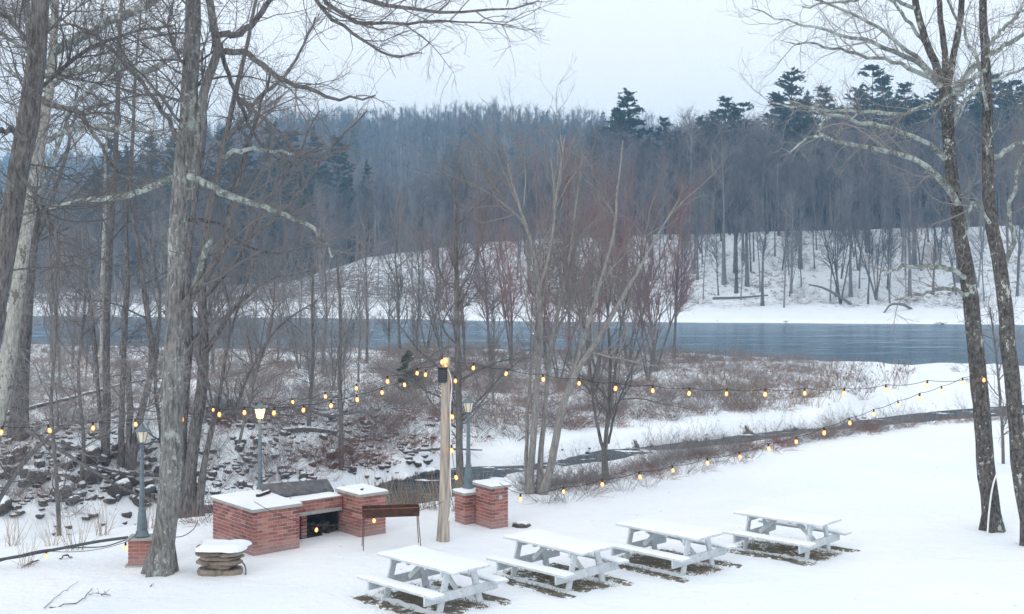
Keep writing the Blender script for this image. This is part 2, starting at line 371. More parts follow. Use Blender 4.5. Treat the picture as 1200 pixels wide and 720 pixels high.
# ---------------------------------------------------------------- the lie of the land
RIVER_Z = -2.5
creek_px = [(-2600, 700, -1.6), (-250, 640, -1.6), (100, 620, -1.6), (300, 604, -1.6), (400, 594, -1.6), (470, 580, -1.62), (550, 553, -1.65), (640, 547, -1.7), (735, 528, -1.8),
            (850, 519, -1.85), (920, 508, -1.95), (1010, 500, -2.05), (1125, 485, -2.25), (1260, 474, -2.35), (1500, 452, -2.4)]
CR = np.array([[*gp(x, y, z), z] for x, y, z in creek_px]); CR[0] = (-60, 30, -1.6)
EDGE = np.array([gp(x, y) for x, y in [(-250, 662), (0, 652), (140, 634), (250, 612), (420, 604), (560, 602), (612, 593), (700, 574), (800, 550), (900, 528), (1000, 512), (1090, 500), (1200, 492), (1500, 480)]])
EDGE[0] = (-60, 21)
NEAR = np.array([(-900, 125), (-60, 112), (-25, 107), (0, 104), (11, 102), (19, 96), (30, 90), (45, 84), (100, 70), (900, -60)], float)
FAR = np.array([(-900, 190), (-80, 172), (-25, 165), (0, 157), (21, 154), (51, 150), (120, 140), (900, 60)], float)
def sdist(x, y, poly):
    P = np.stack([x.ravel(), y.ravel()], 1); best = np.full(len(P), 1e9); side = np.zeros(len(P)); par = np.zeros(len(P))
    for k in range(len(poly) - 1):
        a = poly[k, :2]; b = poly[k + 1, :2]; ab = b - a; t = np.clip(((P - a) @ ab) / (ab @ ab), 0, 1)
        d = P - (a + t[:, None] * ab); dd = np.hypot(d[:, 0], d[:, 1]); m = dd < best
        cr = ab[0] * (P[:, 1] - a[1]) - ab[1] * (P[:, 0] - a[0])
        best[m] = dd[m]; side[m] = np.sign(cr[m]); par[m] = (k + t)[m]
    return (best * side).reshape(x.shape), par.reshape(x.shape)
def vnoise(x, y, s, seed=0):
    """cheap smooth value noise"""
    x = x / s + seed * 17.3; y = y / s + seed * 9.1
    xi = np.floor(x).astype(int); yi = np.floor(y).astype(int); fx = x - xi; fy = y - yi; fx = fx*fx*(3-2*fx); fy = fy*fy*(3-2*fy)
    def h(a, b):
        v = np.sin(a * 127.1 + b * 311.7 + seed * 74.7) * 43758.5453; return v - np.floor(v)
    return (h(xi, yi)*(1-fx)+h(xi+1, yi)*fx)*(1-fy) + (h(xi, yi+1)*(1-fx)+h(xi+1, yi+1)*fx)*fy - .5
def halfw(par):
    return np.interp(par, [0, 4, 5, 6, 7, 9, 11, 12, 14], [1.2, 1.3, 1.9, 1.25, 1.0, 1.1, .9, 5.0, 6])
def terrain(x, y):
    x = np.asarray(x, float); y = np.asarray(y, float)
    dE, _ = sdist(x, y, EDGE); dC, par = sdist(x, y, CR)
    w = halfw(par) + .7 * vnoise(x, y, 1.5, 3); zc = np.interp(par, np.arange(len(CR)), CR[:, 2])
    yn = np.interp(x, NEAR[:, 0], NEAR[:, 1]) + 3 * vnoise(x, y, 7, 5) + 1.2 * vnoise(x, y, 2, 6); yf = np.interp(x, FAR[:, 0], FAR[:, 1]) + 1.5 * vnoise(x, y * 0, 9, 8)
    lawn = .07 * vnoise(x, y, 4.5, 1) + .03 * vnoise(x, y, 1.3, 2)
    trk = np.abs(y - (24.6 + .08 * (x - 1) + .5 * vnoise(x, x * 0, 3, 61))); lawn = lawn - .035 * np.exp(-(trk / .35) ** 2) * (x > .5) * (x < 12) * (vnoise(x, y, .45, 62) > -.05)
    t = dE / (np.maximum(dE, 0) + np.maximum(-dC - w, 0) + .01)
    near = np.where(dE <= 0, lawn, lawn + (zc + .2 - lawn) * sm(t))
    hl = .3 + (-1.15 - .3) * sm((x + 7) / 9)
    bw = np.interp(x, [-6, 2], [4.5, 1.6])
    plain = hl + (-2.1 - hl) * np.clip((y - 45) / (yn - 45), 0, 1) ** 1.2
    plain = plain + .28 * vnoise(x, y, 3.1, 4) + .12 * vnoise(x, y, 1.1, 9)
    far = zc + .35 + (plain - zc - .35) * sm((dC - w) / bw)
    bank = np.where(dC < 0, near, far)
    z = zc - .4 + (bank - zc + .4) * sm((np.abs(dC) - w) / .5)
    # river
    z = z + (-3.4 - z) * sm((y - yn + 1.5) / 2.2)
    d = y - yf
    zb = np.interp(x, [-60, -36, -24, -7, 27, 68, 130], [-.2, 1.4, 5.2, 7.6, 8.9, 9.9, 11])
    f = np.interp(d, [-3, -.6, 0.2, 11, 17], [-3.4, -3.1, -2.2, -1.5, -.9])
    f = f + (zb - f) * sm((d - 17) / 30) + .25 * vnoise(x, y, 2.6, 11) * sm(d / 6) + .5 * vnoise(x, y, 9, 12) * sm((d - 10) / 10)
    z = np.where(d > -3, f, z)
    hill = 67 * sm((y - 265) / 420) * (sm((x + 235) / 120)) * (1 - .24 * sm((x + 60) / 90) - .4 * sm((x - 40) / 110)) + 9 * vnoise(x, y, 90, 13) * sm((y - 300) / 200)
    ridge = 85 * sm((y - 900) / 500) * (1 + .35 * vnoise(x, y, 160, 14))
    z = z + np.where(y > 250, np.maximum(hill, ridge * (x < -150) + ridge * .6 * (x >= -150)), 0)
    return z, dE, dC, par, w, yn, yf
def gz(x, y):
    return terrain(np.atleast_1d(x), np.atleast_1d(y))[0]
def gz1(x, y): return float(gz(float(x), float(y))[0])
def hit(x_, y_, dz=0.0):
    """where the sight line of a photograph pixel meets the land (raised by dz)"""
    Yd = np.exp(np.linspace(math.log(14), math.log(420), 1400)); xx = (x_ - 600) / F * Yd; zz = HC - (y_ - 300) / F * Yd
    k = np.argmax(zz < gz(xx, Yd) + dz)
    if k == 0: return np.array([xx[-1], Yd[-1]])
    return np.array([xx[k], Yd[k]])
def spread_axis(segs):
    o = [segs[0][0]]
    for a, b, s in segs: o += list(np.linspace(a, b, max(2, int(round((b - a) / s)) + 1))[1:])
    return np.array(o)
xs = spread_axis([(-900, -120, 26), (-120, -40, 4), (-40, -22, 1), (-22, 26, .33), (26, 44, .9), (44, 130, 3), (130, 900, 26)])
ys = spread_axis([(-12, 14, 2), (14, 66, .3), (66, 112, .8), (112, 146, 4), (146, 172, .8), (172, 260, 2.2), (260, 700, 11), (700, 1900, 40)])
X, Y = np.meshgrid(xs, ys)
Z, dE, dC, par, cw, yn, yf = terrain(X, Y)
V = np.stack([X, Y, Z], -1).reshape(-1, 3)
ii = np.arange(len(xs) * len(ys)).reshape(len(ys), len(xs))
Q = np.stack([ii[:-1, :-1], ii[:-1, 1:], ii[1:, 1:], ii[1:, :-1]], -1).reshape(-1, 4)
me = mesh_from('ground', V, Q, M['ground'])
# where leaf litter and soil break the snow
bare = np.zeros_like(X)
slope_l = (dE > .15) & (dC < -cw)
bare = np.where(slope_l, .24 * sm((dE - .1) / 1.2) * sm(1 - (X - 8) / 40) * np.interp(X, [-9, -7, -1, 1, 20], [.25, .5, .45, .95, .95]), bare)
plainm = (dC > cw) & (Y < yn)
pl = np.interp(dC, [0, 1, 2.4, 6], [.0, .08, .25, .33]); pl = np.where(X < -1, np.interp(dC, [0, 1, 4], [.08, .15, .18]), pl)
pl = pl * np.interp(Y - yn, [-10, -3, 0], [1, .45, 0]) + .25 * vnoise(X, Y, 9, 21)
rgt = sm((X - 14 - (Y - 60) * .12) / 7)
pl = pl * (1 - .7 * rgt)
bare = np.where(plainm, pl, bare)
bare = np.where((np.abs(np.abs(dC) - cw - .08) < .17) & (par > 5) & (par < 11.5), .66 * (vnoise(X, Y, 1.7, 22) > -.15), bare)  # dark bank soil, also painting in the shade of an undercut snow ledge
dF = Y - yf
bare = np.where(dF > 0, np.interp(dF, [0, 1, 5, 10, 16, 45, 60, 90], [.6, .1, .25, .22, .52, .46, .6, .75]) * np.interp(X, [-30, 0, 30], [1.2, 1.05, .85]) + .2 * vnoise(X, Y, 7, 23), bare)
for nm, arr in (('bare', bare), ('lawn', (dE < .3).astype(float))):
    a = me.attributes.new(nm, 'FLOAT', 'POINT'); a.data.foreach_set('value', arr.ravel().astype(np.float32))
g = link('ground', me); g['kind'] = 'structure'

# river
yy = np.array([0, 1]); rx = np.array([-900, -60, -25, 0, 11, 19, 30, 45, 100, 900], float)
lo = np.interp(rx, NEAR[:, 0], NEAR[:, 1]) - 12; hi = np.interp(rx, FAR[:, 0], FAR[:, 1]) + 3
V = np.stack([np.stack([rx, lo, np.full_like(rx, RIVER_Z)], 1), np.stack([rx, hi, np.full_like(rx, RIVER_Z)], 1)]).reshape(-1, 3)
n = len(rx); Q = np.array([[k, k + 1, n + k + 1, n + k] for k in range(n - 1)])
o = link('river', mesh_from('river', V, Q, M['water'])); o['kind'] = 'structure'
# creek
c3, _ = resample(CR[4:], np.ones(len(CR) - 4), 90)
tg = np.gradient(c3[:, :2], axis=0); tg /= np.linalg.norm(tg, axis=1, keepdims=True); nr = np.stack([-tg[:, 1], tg[:, 0]], 1)
pp = np.linspace(4, len(CR) - 1, 90); hw = halfw(pp) + .8
A = np.c_[c3[:, :2] + nr * hw[:, None], c3[:, 2] - .1]; B = np.c_[c3[:, :2] - nr * hw[:, None], c3[:, 2] - .1]
V = np.concatenate([A, B]); Q = np.array([[k, 90 + k, 90 + k + 1, k + 1] for k in range(89)])
o = link('creek', mesh_from('creek', V, Q, M['creek_water'])); o['kind'] = 'structure'

# ---------------------------------------------------------------- trees: stock of forest shapes
def bare_tree_mesh(name, h, r, tw, bk, multi=1, lean=.05, spread=(35, 12), n1=34, n2=260, n3=900, seed=1, start=.3, rm=.012, up=.12):
    g = np.random.default_rng(seed)
    ps, rs = [], []
    for k in range(multi):
        a = g.uniform(0, 6.28); ln = lean if multi == 1 else g.uniform(.08, .32)
        t = np.linspace(0, 1, 9); hh = h * g.uniform(.75, 1) if k else h
        x = math.cos(a) * (ln * hh * t ** 1.1) + np.cumsum(g.normal(0, .013 * hh, 9)) * t; y = math.sin(a) * (ln * hh * t ** 1.1) + np.cumsum(g.normal(0, .013 * hh, 9)) * t
        p = np.stack([x, y, t * hh - .3], 1); rr = r * (1 if multi == 1 else .6) * (1 - t * .88); rr[0] *= 1.3
        p, rr = resample(p, rr, 14); ps.append(p); rs.append(rr)
    P = np.array(ps); Rr = np.array(rs)
    b1 = grow(P, Rr, n1, start, .95, spread, (h * .16, h * .36), .016, 7, up, .25, rm, .55, rng=g)
    b2 = grow(*b1, n2, .15, 1, (38, 12), (h * .05, h * .14), .014, 5, up, .3, rm * .7, .4, rng=g)
    b3 = grow(*b2, n3, .1, 1, (36, 14), (h * .025, h * .07), .01, 3, up * .8, .3, rm * .5, .3, rng=g)
    v, q = join([tubes(P, Rr, 7), tubes(*b1, 4), tubes(*b2, 3), tubes(*b3, 3)])
    nb = len(P) * 13 * 7
    me = mesh_from(name, v, q, [bk, tw]); mi = np.ones(len(q), np.int32); mi[:nb] = 0
    me.polygons.foreach_set('material_index', mi)
    return me
def tufts(P, n, size, rng, t0=.2, flat=.5):
    """needle clumps: little crossed blades along the polylines"""
    i = rng.integers(0, len(P), n); kk = rng.uniform(t0, 1, n) * (P.shape[1] - 1); k = np.minimum(kk.astype(int), P.shape[1] - 2); f = (kk - k)[:, None]
    c = P[i, k] * (1 - f) + P[i, k + 1] * f + rng.normal(size=(n, 3)) * size * .25
    tn = P[i, k + 1] - P[i, k]; tn /= np.linalg.norm(tn, axis=1, keepdims=True) + 1e-9
    d = tn + rng.normal(size=(n, 3)) * .7; d[:, 2] = d[:, 2] * flat + .15; d /= np.linalg.norm(d, axis=1, keepdims=True)
    s = np.cross(d, rng.normal(size=(n, 3))); s /= np.linalg.norm(s, axis=1, keepdims=True)
    L = rng.uniform(.6, 1.3, n)[:, None] * size; wd = L * .22
    V = np.stack([c - d * L * .3, c + s * wd, c + d * L, c - s * wd], 1).reshape(-1, 3)
    return V, np.arange(4 * n).reshape(n, 4)
def pine_mesh(name, h, seed, clear=.3, wide=.2, n1=70, nt=9000, size=.42, droop=-.03, top=.6, r=.3, nm=None):
    g = np.random.default_rng(seed)
    t = np.linspace(0, 1, 10); P = np.stack([np.cumsum(g.normal(0, .03, 10)), np.cumsum(g.normal(0, .03, 10)), t * h - .3], 1)[None]; Rr = (r * (1 - t * .93))[None]
    tt = np.sort(g.uniform(clear, .985, n1)); tt = np.round(tt * 24) / 24 + g.normal(0, .004, n1)
    tt = np.clip(tt, clear, .985); u = (tt - clear) / (1 - clear); prof = np.clip(np.where(u < .2, .6 + 1.5 * u, (1 - u) ** top * 1.12), .06, 1) * h * wide * g.uniform(.6, 1.15, n1)
    az = g.uniform(0, 6.283, n1); K = 6; out = np.empty((n1, K, 3))
    out[:, 0] = np.stack([np.zeros(n1), np.zeros(n1), tt * h], 1); el = np.radians(-4 + 32 * u ** 1.5 + g.normal(0, 6, n1))
    d = np.stack([np.cos(az) * np.cos(el), np.sin(az) * np.cos(el), np.sin(el)], 1)
    for s in range(1, K):
        d[:, 2] += droop + .05 * s * .6; d /= np.linalg.norm(d, axis=1, keepdims=True); out[:, s] = out[:, s - 1] + d * (prof / (K - 1))[:, None]
    B1 = out; r1 = np.maximum(.018 * prof, .02)[:, None] * np.linspace(1, .3, K)
    b2 = grow(B1, r1, n1 * 6, .3, 1, (48, 10), (h * .03, h * .085), .012, 4, .02, .2, .01, .2, rng=g)
    b2[0][:, :, 2] = b2[0][:, :1, 2] + (b2[0][:, :, 2] - b2[0][:, :1, 2]) * .35
    tv = join([tufts(b2[0], int(nt * .9), size * 1.05, g), tufts(B1, int(nt * .5), size * 1.05, g, .3)])
    wd = join([tubes(P, Rr, 6), tubes(B1, r1, 3), tubes(*b2, 3)])
    v, q = join([wd, tv]); me = mesh_from(name, v, q, [M['bark_dark'], nm or M['needles']], False)
    mi = np.zeros(len(q), np.int32); mi[len(wd[1]):] = 1; me.polygons.foreach_set('material_index', mi)
    return me
forest = [bare_tree_mesh('forest_tree', h, r, M['twig_far'], M['bark_far'], mu, .04, sp, n1, n2, n3, sd, st, rm=.018)
          for h, r, mu, sp, n1, n2, n3, sd, st in [(19, .27, 1, (32, 10), 34, 260, 900, 1, .35), (17, .17, 1, (36, 10), 30, 260, 850, 2, .3), (20, .34, 1, (40, 12), 36, 300, 900, 3, .42),
                                                    (15, .13, 1, (30, 8), 26, 200, 700, 4, .25), (18, .2, 2, (32, 10), 36, 260, 900, 5, .3), (14, .2, 5, (28, 10), 50, 300, 1000, 6, .25), (16, .13, 1, (28, 8), 18, 160, 600, 7, .5)]]
redt = [bare_tree_mesh('red_tree', h, r, M['twig_red'], M['bark_thin'], mu, .04, (28, 9), n1, 420, 2000, sd, .22, rm=.009, up=.16) for h, r, mu, n1, sd in [(13, .12, 1, 44, 11), (14, .13, 3, 60, 12), (12, .1, 4, 60, 13)]]
thint = [bare_tree_mesh('thin_tree', h, r, M['twig_grey'], M['bark_thin'], mu, .04, (38, 10), n1, 280, 1050, sd, .12, rm=.0065, up=.14) for h, r, mu, n1, sd in [(11, .10, 1, 46, 21), (12, .1, 2, 60, 22), (9, .08, 3, 60, 23), (13, .13, 1, 50, 24)]]
pines = [pine_mesh('pine', 25, 31, .3, .25, 125, 19000, .31, top=.7), pine_mesh('pine', 23, 32, .15, .23, 150, 19000, .31, top=.75), pine_mesh('pine', 19, 33, .05, .21, 150, 19000, .31, top=.95), pine_mesh('pine', 27, 34, .35, .235, 137, 19000, .31, top=.65)]
farbare = [bare_tree_mesh('hill_tree', h, .25, M['twig_far'], M['bark_far'], 1, .04, (34, 10), 22, 110, 330, sd, .3, rm=.035) for h, sd in [(17, 41), (15, 42), (19, 43)]]

def scatter_stuff(name, pts, rz, sc, vid, srcs):
    """one object whose geometry nodes repeat the given visible plants over the points"""
    me = bpy.data.meshes.new(name); me.from_pydata([tuple(p) for p in pts], [], [])
    for nm, arr, ty in (('rz', rz, 'FLOAT'), ('sc', sc, 'FLOAT'), ('vid', vid, 'INT')):
        a = me.attributes.new(nm, ty, 'POINT'); a.data.foreach_set('value', np.asarray(arr, np.float32 if ty == 'FLOAT' else np.int32))
    o = link(name, me); o['kind'] = 'stuff'
    ng = bpy.data.node_groups.new(name, 'GeometryNodeTree'); ng.interface.new_socket('Geometry', in_out='INPUT', socket_type='NodeSocketGeometry'); ng.interface.new_socket('Geometry', in_out='OUTPUT', socket_type='NodeSocketGeometry')
    L = ng.links.new; gi = ng.nodes.new('NodeGroupInput'); go = ng.nodes.new('NodeGroupOutput'); jn = ng.nodes.new('GeometryNodeJoinGeometry')
    def named(nm, ty):
        x = ng.nodes.new('GeometryNodeInputNamedAttribute'); x.data_type = ty; x.inputs[0].default_value = nm; return x.outputs[0]
    rzz = ng.nodes.new('ShaderNodeCombineXYZ'); L(named('rz', 'FLOAT'), rzz.inputs[2]); scl = named('sc', 'FLOAT'); vi = named('vid', 'INT')
    for k, so_ in enumerate(srcs):
        oi = ng.nodes.new('GeometryNodeObjectInfo'); oi.inputs['Object'].default_value = so_; oi.transform_space = 'ORIGINAL'; oi.inputs['As Instance'].default_value = True
        cmp = ng.nodes.new('FunctionNodeCompare'); cmp.data_type = 'INT'; cmp.operation = 'EQUAL'; L(vi, cmp.inputs['A'] if False else cmp.inputs[2]); cmp.inputs[3].default_value = k
        ip = ng.nodes.new('GeometryNodeInstanceOnPoints'); L(gi.outputs[0], ip.inputs['Points']); L(cmp.outputs[0], ip.inputs['Selection'])
        L(oi.outputs['Geometry'], ip.inputs['Instance']); L(rzz.outputs[0], ip.inputs['Rotation']); L(scl, ip.inputs['Scale']); L(ip.outputs[0], jn.inputs[0])
    L(jn.outputs[0], go.inputs[0])
    md = o.modifiers.new('scatter', 'NODES'); md.node_group = ng
    return o

def place(name, me, x, y, label, cat, group, s=1.0, rz=None, dz=0):
    o = link(name, me, None, (x, y, gz1(x, y) + dz), R.uniform(0, 6.28) if rz is None else rz); o.scale = (s, s, s)
    return tag(o, label, cat, group)

# --- wood on the far bank: the nearest trees one by one, the deeper wood as one mass
def in_view(x, y, m=1.06): return np.abs(x) < 600 / F * y * m
srcF = []
pts = []
while len(pts) < 286:
    y = 166 + 50 * R.random(); x = R.uniform(-.42, .42) * y
    yf_ = float(np.interp(x, FAR[:, 0], FAR[:, 1]))
    if y - yf_ < 13 or (y - yf_ < 19 and R.random() < .8) or (x < 12 and x > -30 and R.random() < .6): continue
    if x < -30 and R.random() < .62: continue
    if any((x - a) ** 2 + (y - b) ** 2 < 2.0 for a, b in pts): continue
    pts.append((x, y))
for k, (x, y) in enumerate(pts):
    v = int(R.choice([0, 1, 2, 3, 4, 6, 3, 6]))
    o = place('bare_tree', forest[v], x, y, 'bare grey-brown tree on the snowy slope across the river' if x > -26 else 'bare grey tree in the low wood across the river at left', 'tree', 'bare trees on the far bank' if x > -26 else 'bare trees of the low far wood', R.uniform(.65, 1.0))
    if k < 40 and len(srcF) < 7 and not any(q.data == forest[v] for q in srcF): srcF.append(o)
for x_, y_, lab in ((985, 356, 'many-stemmed bare tree at the snowy foot of the far slope, widest clump on the right'), (1027, 352, 'bare forked tree on the far shore just right of the widest clump'), (925, 348, 'short crooked bare tree low on the far shore above the river')):
    p = hit(x_, y_); place('bare_tree', forest[5] if x_ != 925 else forest[4], p[0], p[1], lab, 'tree', None, .95 if x_ != 925 else .6)
srcF.append(bpy.data.objects[[o.name for o in C.objects if o.data == forest[5]][0]])
n = 2600; y = 207 + 120 * R.random(n) ** 1.1; x = R.uniform(-.46, .46, n) * y; k = (x / y > .06) | ((y < 238) & (R.random(n) < .9)); x = x[k]; y = y[k]; n = len(x)
z = gz(x, y); scatter_stuff('deep_wood', np.c_[x, y, z], R.uniform(0, 6.28, n), np.where(x / y > .06, 1, .74) * R.uniform(.7, 1.05, n), R.integers(0, len(srcF), n), srcF)
# --- pines standing over the wood
def pine_at(x_, ytop, Yd, v, lab, grp=None, base=None):
    """height follows from where the tip stands in the photograph"""
    x = (x_ - 600) / F * Yd; z0 = gz1(x, Yd); top = HC - (ytop - 300) / F * Yd; hh = {0: 25, 1: 23, 2: 19, 3: 27}[v]
    return place('pine_tree', pines[v], x, Yd, lab, 'pine tree', grp, (top - z0) / hh)
P0 = [pine_at(735, 104, 225, 0, 'lone tall pine standing clear against the sky above the wood'),
      pine_at(778, 136, 232, 1, 'rounded pine just right of the lone tall pine'),
      pine_at(1022, 74, 212, 3, 'broad dark pine with the highest crown behind the right tree limbs'),
      pine_at(928, 80, 214, 0, 'tall pine rising over the wood between two dark crowns')]
for x_, yt, Yd, v in [(850, 112, 228, 1), (872, 118, 235, 3), (830, 138, 240, 2), (965, 100, 225, 1), (1060, 95, 226, 1), (1095, 105, 228, 0), (1130, 92, 222, 3), (1165, 84, 228, 1), (1190, 92, 220, 3),
                      (985, 128, 236, 2), (900, 132, 240, 1), (1225, 80, 225, 1), (815, 165, 245, 2), (1045, 120, 216, 2), (760, 160, 244, 2), (690, 175, 262, 2), (862, 122, 222, 2), (838, 128, 232, 1), (795, 150, 236, 2), (1075, 112, 220, 2), (1110, 100, 226, 1), (1148, 98, 232, 2), (1180, 96, 228, 1), (1205, 92, 224, 2), (1008, 100, 228, 2), (945, 108, 226, 2), (912, 112, 232, 2), (1035, 92, 220, 1)]:
    P0.append(pine_at(x_, yt, Yd, v, 'dark pine in the line of pines above the right wood', 'pines above the right wood'))
for x_, yt, Yd, v in [(112, 196, 235, 2), (130, 160, 240, 1), (150, 172, 232, 2), (175, 158, 246, 1), (205, 150, 240, 2), (232, 170, 236, 2), (262, 150, 238, 1), (290, 158, 244, 2), (318, 142, 236, 1), (342, 152, 248, 1), (368, 150, 240, 2),
                      (395, 158, 250, 1), (300, 190, 215, 2), (335, 195, 212, 2), (372, 200, 214, 1), (250, 205, 215, 2), (190, 205, 214, 1), (410, 205, 226, 2), (100, 215, 250, 2), (140, 215, 212, 1), (350, 185, 225, 1), (280, 180, 222, 2), (430, 190, 250, 2)]:
    P0.append(pine_at(x_, yt, Yd, v, 'dark evergreen in the thick stand across the river at left', 'evergreens across the river at left'))
n = 330; y = 214 + 70 * R.random(n); x = R.uniform(.085, .46, n) * y
scatter_stuff('pine_wood', np.c_[x, y, gz(x, y)], R.uniform(0, 6.28, n), R.uniform(.62, .96, n) * np.interp(x / y, [.085, .2, .35], [.8, .92, 1.06]), R.integers(0, 3, n), [P0[1], P0[0], P0[3]])
# --- wooded hill behind, one mass
srcH = []
for k, (hx, hy) in enumerate(((-60, 300), (-40, 310), (-75, 318))):
    srcH.append(place('bare_tree', farbare[k], hx, hy, 'bare tree low on the hazy hill behind the river wood', 'tree', 'bare trees low on the hazy hill'))
srcH += [P0[1], P0[-5]]
n = 5200; y = 300 + 460 * R.random(n) ** .85; x = R.uniform(-.42, .3, n) * y
k = gz(x, y); vid = R.choice(5, n, p=[.33, .32, .31, .02, .02]); vid = np.where((x > -20) & (R.random(n) < .06), 3, vid)
scatter_stuff('hill_forest', np.c_[x, y, k], R.uniform(0, 6.28, n), np.where(vid > 2, .62, .9) * R.uniform(.7, 1.12, n), vid, srcH)
n = 1600; y = R.uniform(1150, 1500, n); x = R.uniform(-.42, -.22, n) * y; vid = R.choice(5, n, p=[.2, .2, .2, .2, .2])
scatter_stuff('distant_ridge_forest', np.c_[x, y, gz(x, y)], R.uniform(0, 6.28, n), R.uniform(.9, 1.5, n), vid, srcH)
# --- thin trees and red maples on the flood plain
def plain_tree(x_, ytop, Yd, stock, v, lab, grp=None, name='bare_tree', H=None):
    x = (x_ - 600) / F * Yd; z0 = gz1(x, Yd); top = HC - (ytop - 300) / F * Yd
    me = stock[v]; hh = (max(q[2] for q in (me.vertices[i].co for i in range(0, len(me.vertices), 9))))
    return place(name, me, x, Yd, lab, 'tree', grp, (top - z0) / hh)
for x_, yt, Yd, v in [(575, 215, 84, 0), (600, 190, 78, 1), (640, 165, 80, 2), (668, 150, 88, 0), (700, 165, 76, 1), (735, 160, 84, 2), (768, 178, 80, 1), (790, 200, 92, 0), (760, 230, 72, 2), (690, 215, 70, 0), (622, 235, 90, 2), (500, 235, 90, 1), (545, 240, 72, 2), (655, 250, 68, 1)]:
    plain_tree(x_, yt, Yd, redt, v, 'slender maple with reddish twigs on the flood plain before the river', 'red twigged maples by the river', 'maple_tree')
for x_, yt, Yd, v in [(468, 205, 82, 3), (488, 240, 78, 0), (455, 250, 86, 1), (430, 235, 74, 0), (400, 262, 70, 2), (378, 240, 62, 0), (352, 255, 66, 2), (325, 230, 72, 1), (300, 235, 60, 2), (520, 255, 80, 2), (85, 230, 66, 0), (60, 215, 72, 3), (100, 245, 58, 1), (178, 235, 64, 0), (270, 225, 70, 1), (250, 240, 62, 3), (200, 225, 76, 3), (140, 230, 80, 1),
                      (10, 230, 60, 1), (30, 250, 76, 0), (390, 290, 52, 2), (420, 300, 56, 0), (365, 300, 50, 1), (240, 280, 52, 2), (70, 275, 52, 0), (110, 290, 56, 2)]:
    plain_tree(x_, yt, Yd, thint, v, 'thin bare tree in the thicket between the creek and the river', 'thin trees of the left thicket')
for k in range(5):
    Yd = R.uniform(47, 100); x_ = R.uniform(-30, 430) if k < 3 else R.uniform(430, 620)
    plain_tree(x_, R.uniform(270, 335), Yd, thint, int(R.integers(4)), 'slender bare sapling crowded in the left thicket before the river', 'saplings crowded in the left thicket')

# ---------------------------------------------------------------- near trees, each from its own outline in space
def near_tree(name, label, cat, base_d, stems, limbs, gen, bk, tw, limb_m=None, name_c='crown', seed=1, cut_below=True, pale_limbs=(), sides=12):
    """stems/limbs: lists of (points [(px,py,radius_px[,dy])]), at distance base_d"""
    g = np.random.default_rng(seed)
    def conv(pl):
        return (np.array([px(q[0], q[1], base_d + (q[3] if len(q) > 3 else 0)) for q in pl]), np.array([q[2] / F * base_d for q in pl]))
    st = []
    for s in stems:
        p, r = conv(s); r = r * {107: .86, 108: .88, 106: .74, 101: .93}.get(seed, .93); p, r = resample(p, r, 26)
        p[1:-1] += g.normal(0, .006, (24, 3)); st.append((p, r))
    b = st[0][0][0].copy(); zz = gz1(b[0], b[1]); b[2] = zz
    root = empty(name, tuple(b), label, cat)
    P = np.array([q[0] for q in st]) - b; Rr = np.array([q[1] for q in st])
    P[:, 0, 2] = np.minimum(P[:, 0, 2], np.where(P[:, 0, 2] < .6, -.25, P[:, 0, 2]))
    v, q = tubes(P, Rr, sides)
    # root flare and ridged bark relief on the trunks
    ang = np.tile(np.arange(sides), len(v) // sides) * 2 * np.pi / sides
    fl = np.clip(1 - (v[:, 2] + .25) / .7, 0, 1) ** 2
    ctr = np.repeat(P.reshape(-1, 3), sides, 0)
    v = ctr + (v - ctr) * (1 + fl * (.35 + .35 * np.sin(ang * 5 / 1.0 + 1)))[:, None] * (1 + g.normal(0, .03, len(v)))[:, None]
    link('trunk', mesh_from('trunk', v, q, bk), root)
    LP, LR = [], []
    for k, l in enumerate(limbs):
        p, r = conv(l); p, r = resample(p, r, 18); p[1:-1] += g.normal(0, .022, (16, 3))
        p = p - b; LP.append(p); LR.append(r)
        if k in pale_limbs or True:
            vv, qq = tubes(p[None], r[None], 8)
            link('limb', mesh_from('limb', vv, qq, M['lichen_limb'] if k in pale_limbs else (limb_m or bk)), root)
    n1, L1, n2, L2, n3, L3, n4, L4, up, ang1, t0 = gen
    base_set = []
    Ps = [resample(p, r, 18) for p, r in zip(P, Rr)]
    PP = np.array([a for a, _ in Ps]); RR = np.array([a for _, a in Ps])
    parts = []
    w = seglen(PP) * RR.mean(1)
    A1 = grow(PP, RR, n1, t0, 1, ang1, L1, .013, 9, up, .32, .008, .45, upb=.3, rng=g)
    if LP:
        PP2 = np.concatenate([A1[0], np.array([resample(p, r, 9)[0] for p, r in zip(LP, LR)])]); RR2 = np.concatenate([A1[1], np.array([resample(p, r, 9)[1] for p, r in zip(LP, LR)])])
    else: PP2, RR2 = A1
    A2 = grow(PP2, RR2, n2, .12, 1, (42, 13), L2, .010, 7, up, .38, .0052, .35, upb=.3, rng=g)
    A3 = grow(*A2, n3, .1, 1, (40, 14), L3, .009, 5, up, .4, .0036, .3, rng=g)
    parts = [tubes(*A1, 5), tubes(*A2, 4), tubes(*A3, 3)]
    if n4:
        A4 = grow(*A3, n4, .1, 1, (40, 14), L4, .008, 3, up, .35, .0030, .2, rng=g); parts.append(tubes(*A4, 3))
    v, q = join(parts); me = mesh_from('crown', v, q, [limb_m or bk, tw]); mi = np.ones(len(q), np.int32); mi[:len(parts[0][1])] = 0; me.polygons.foreach_set('material_index', mi)
    link(name_c, me, root)
    return root

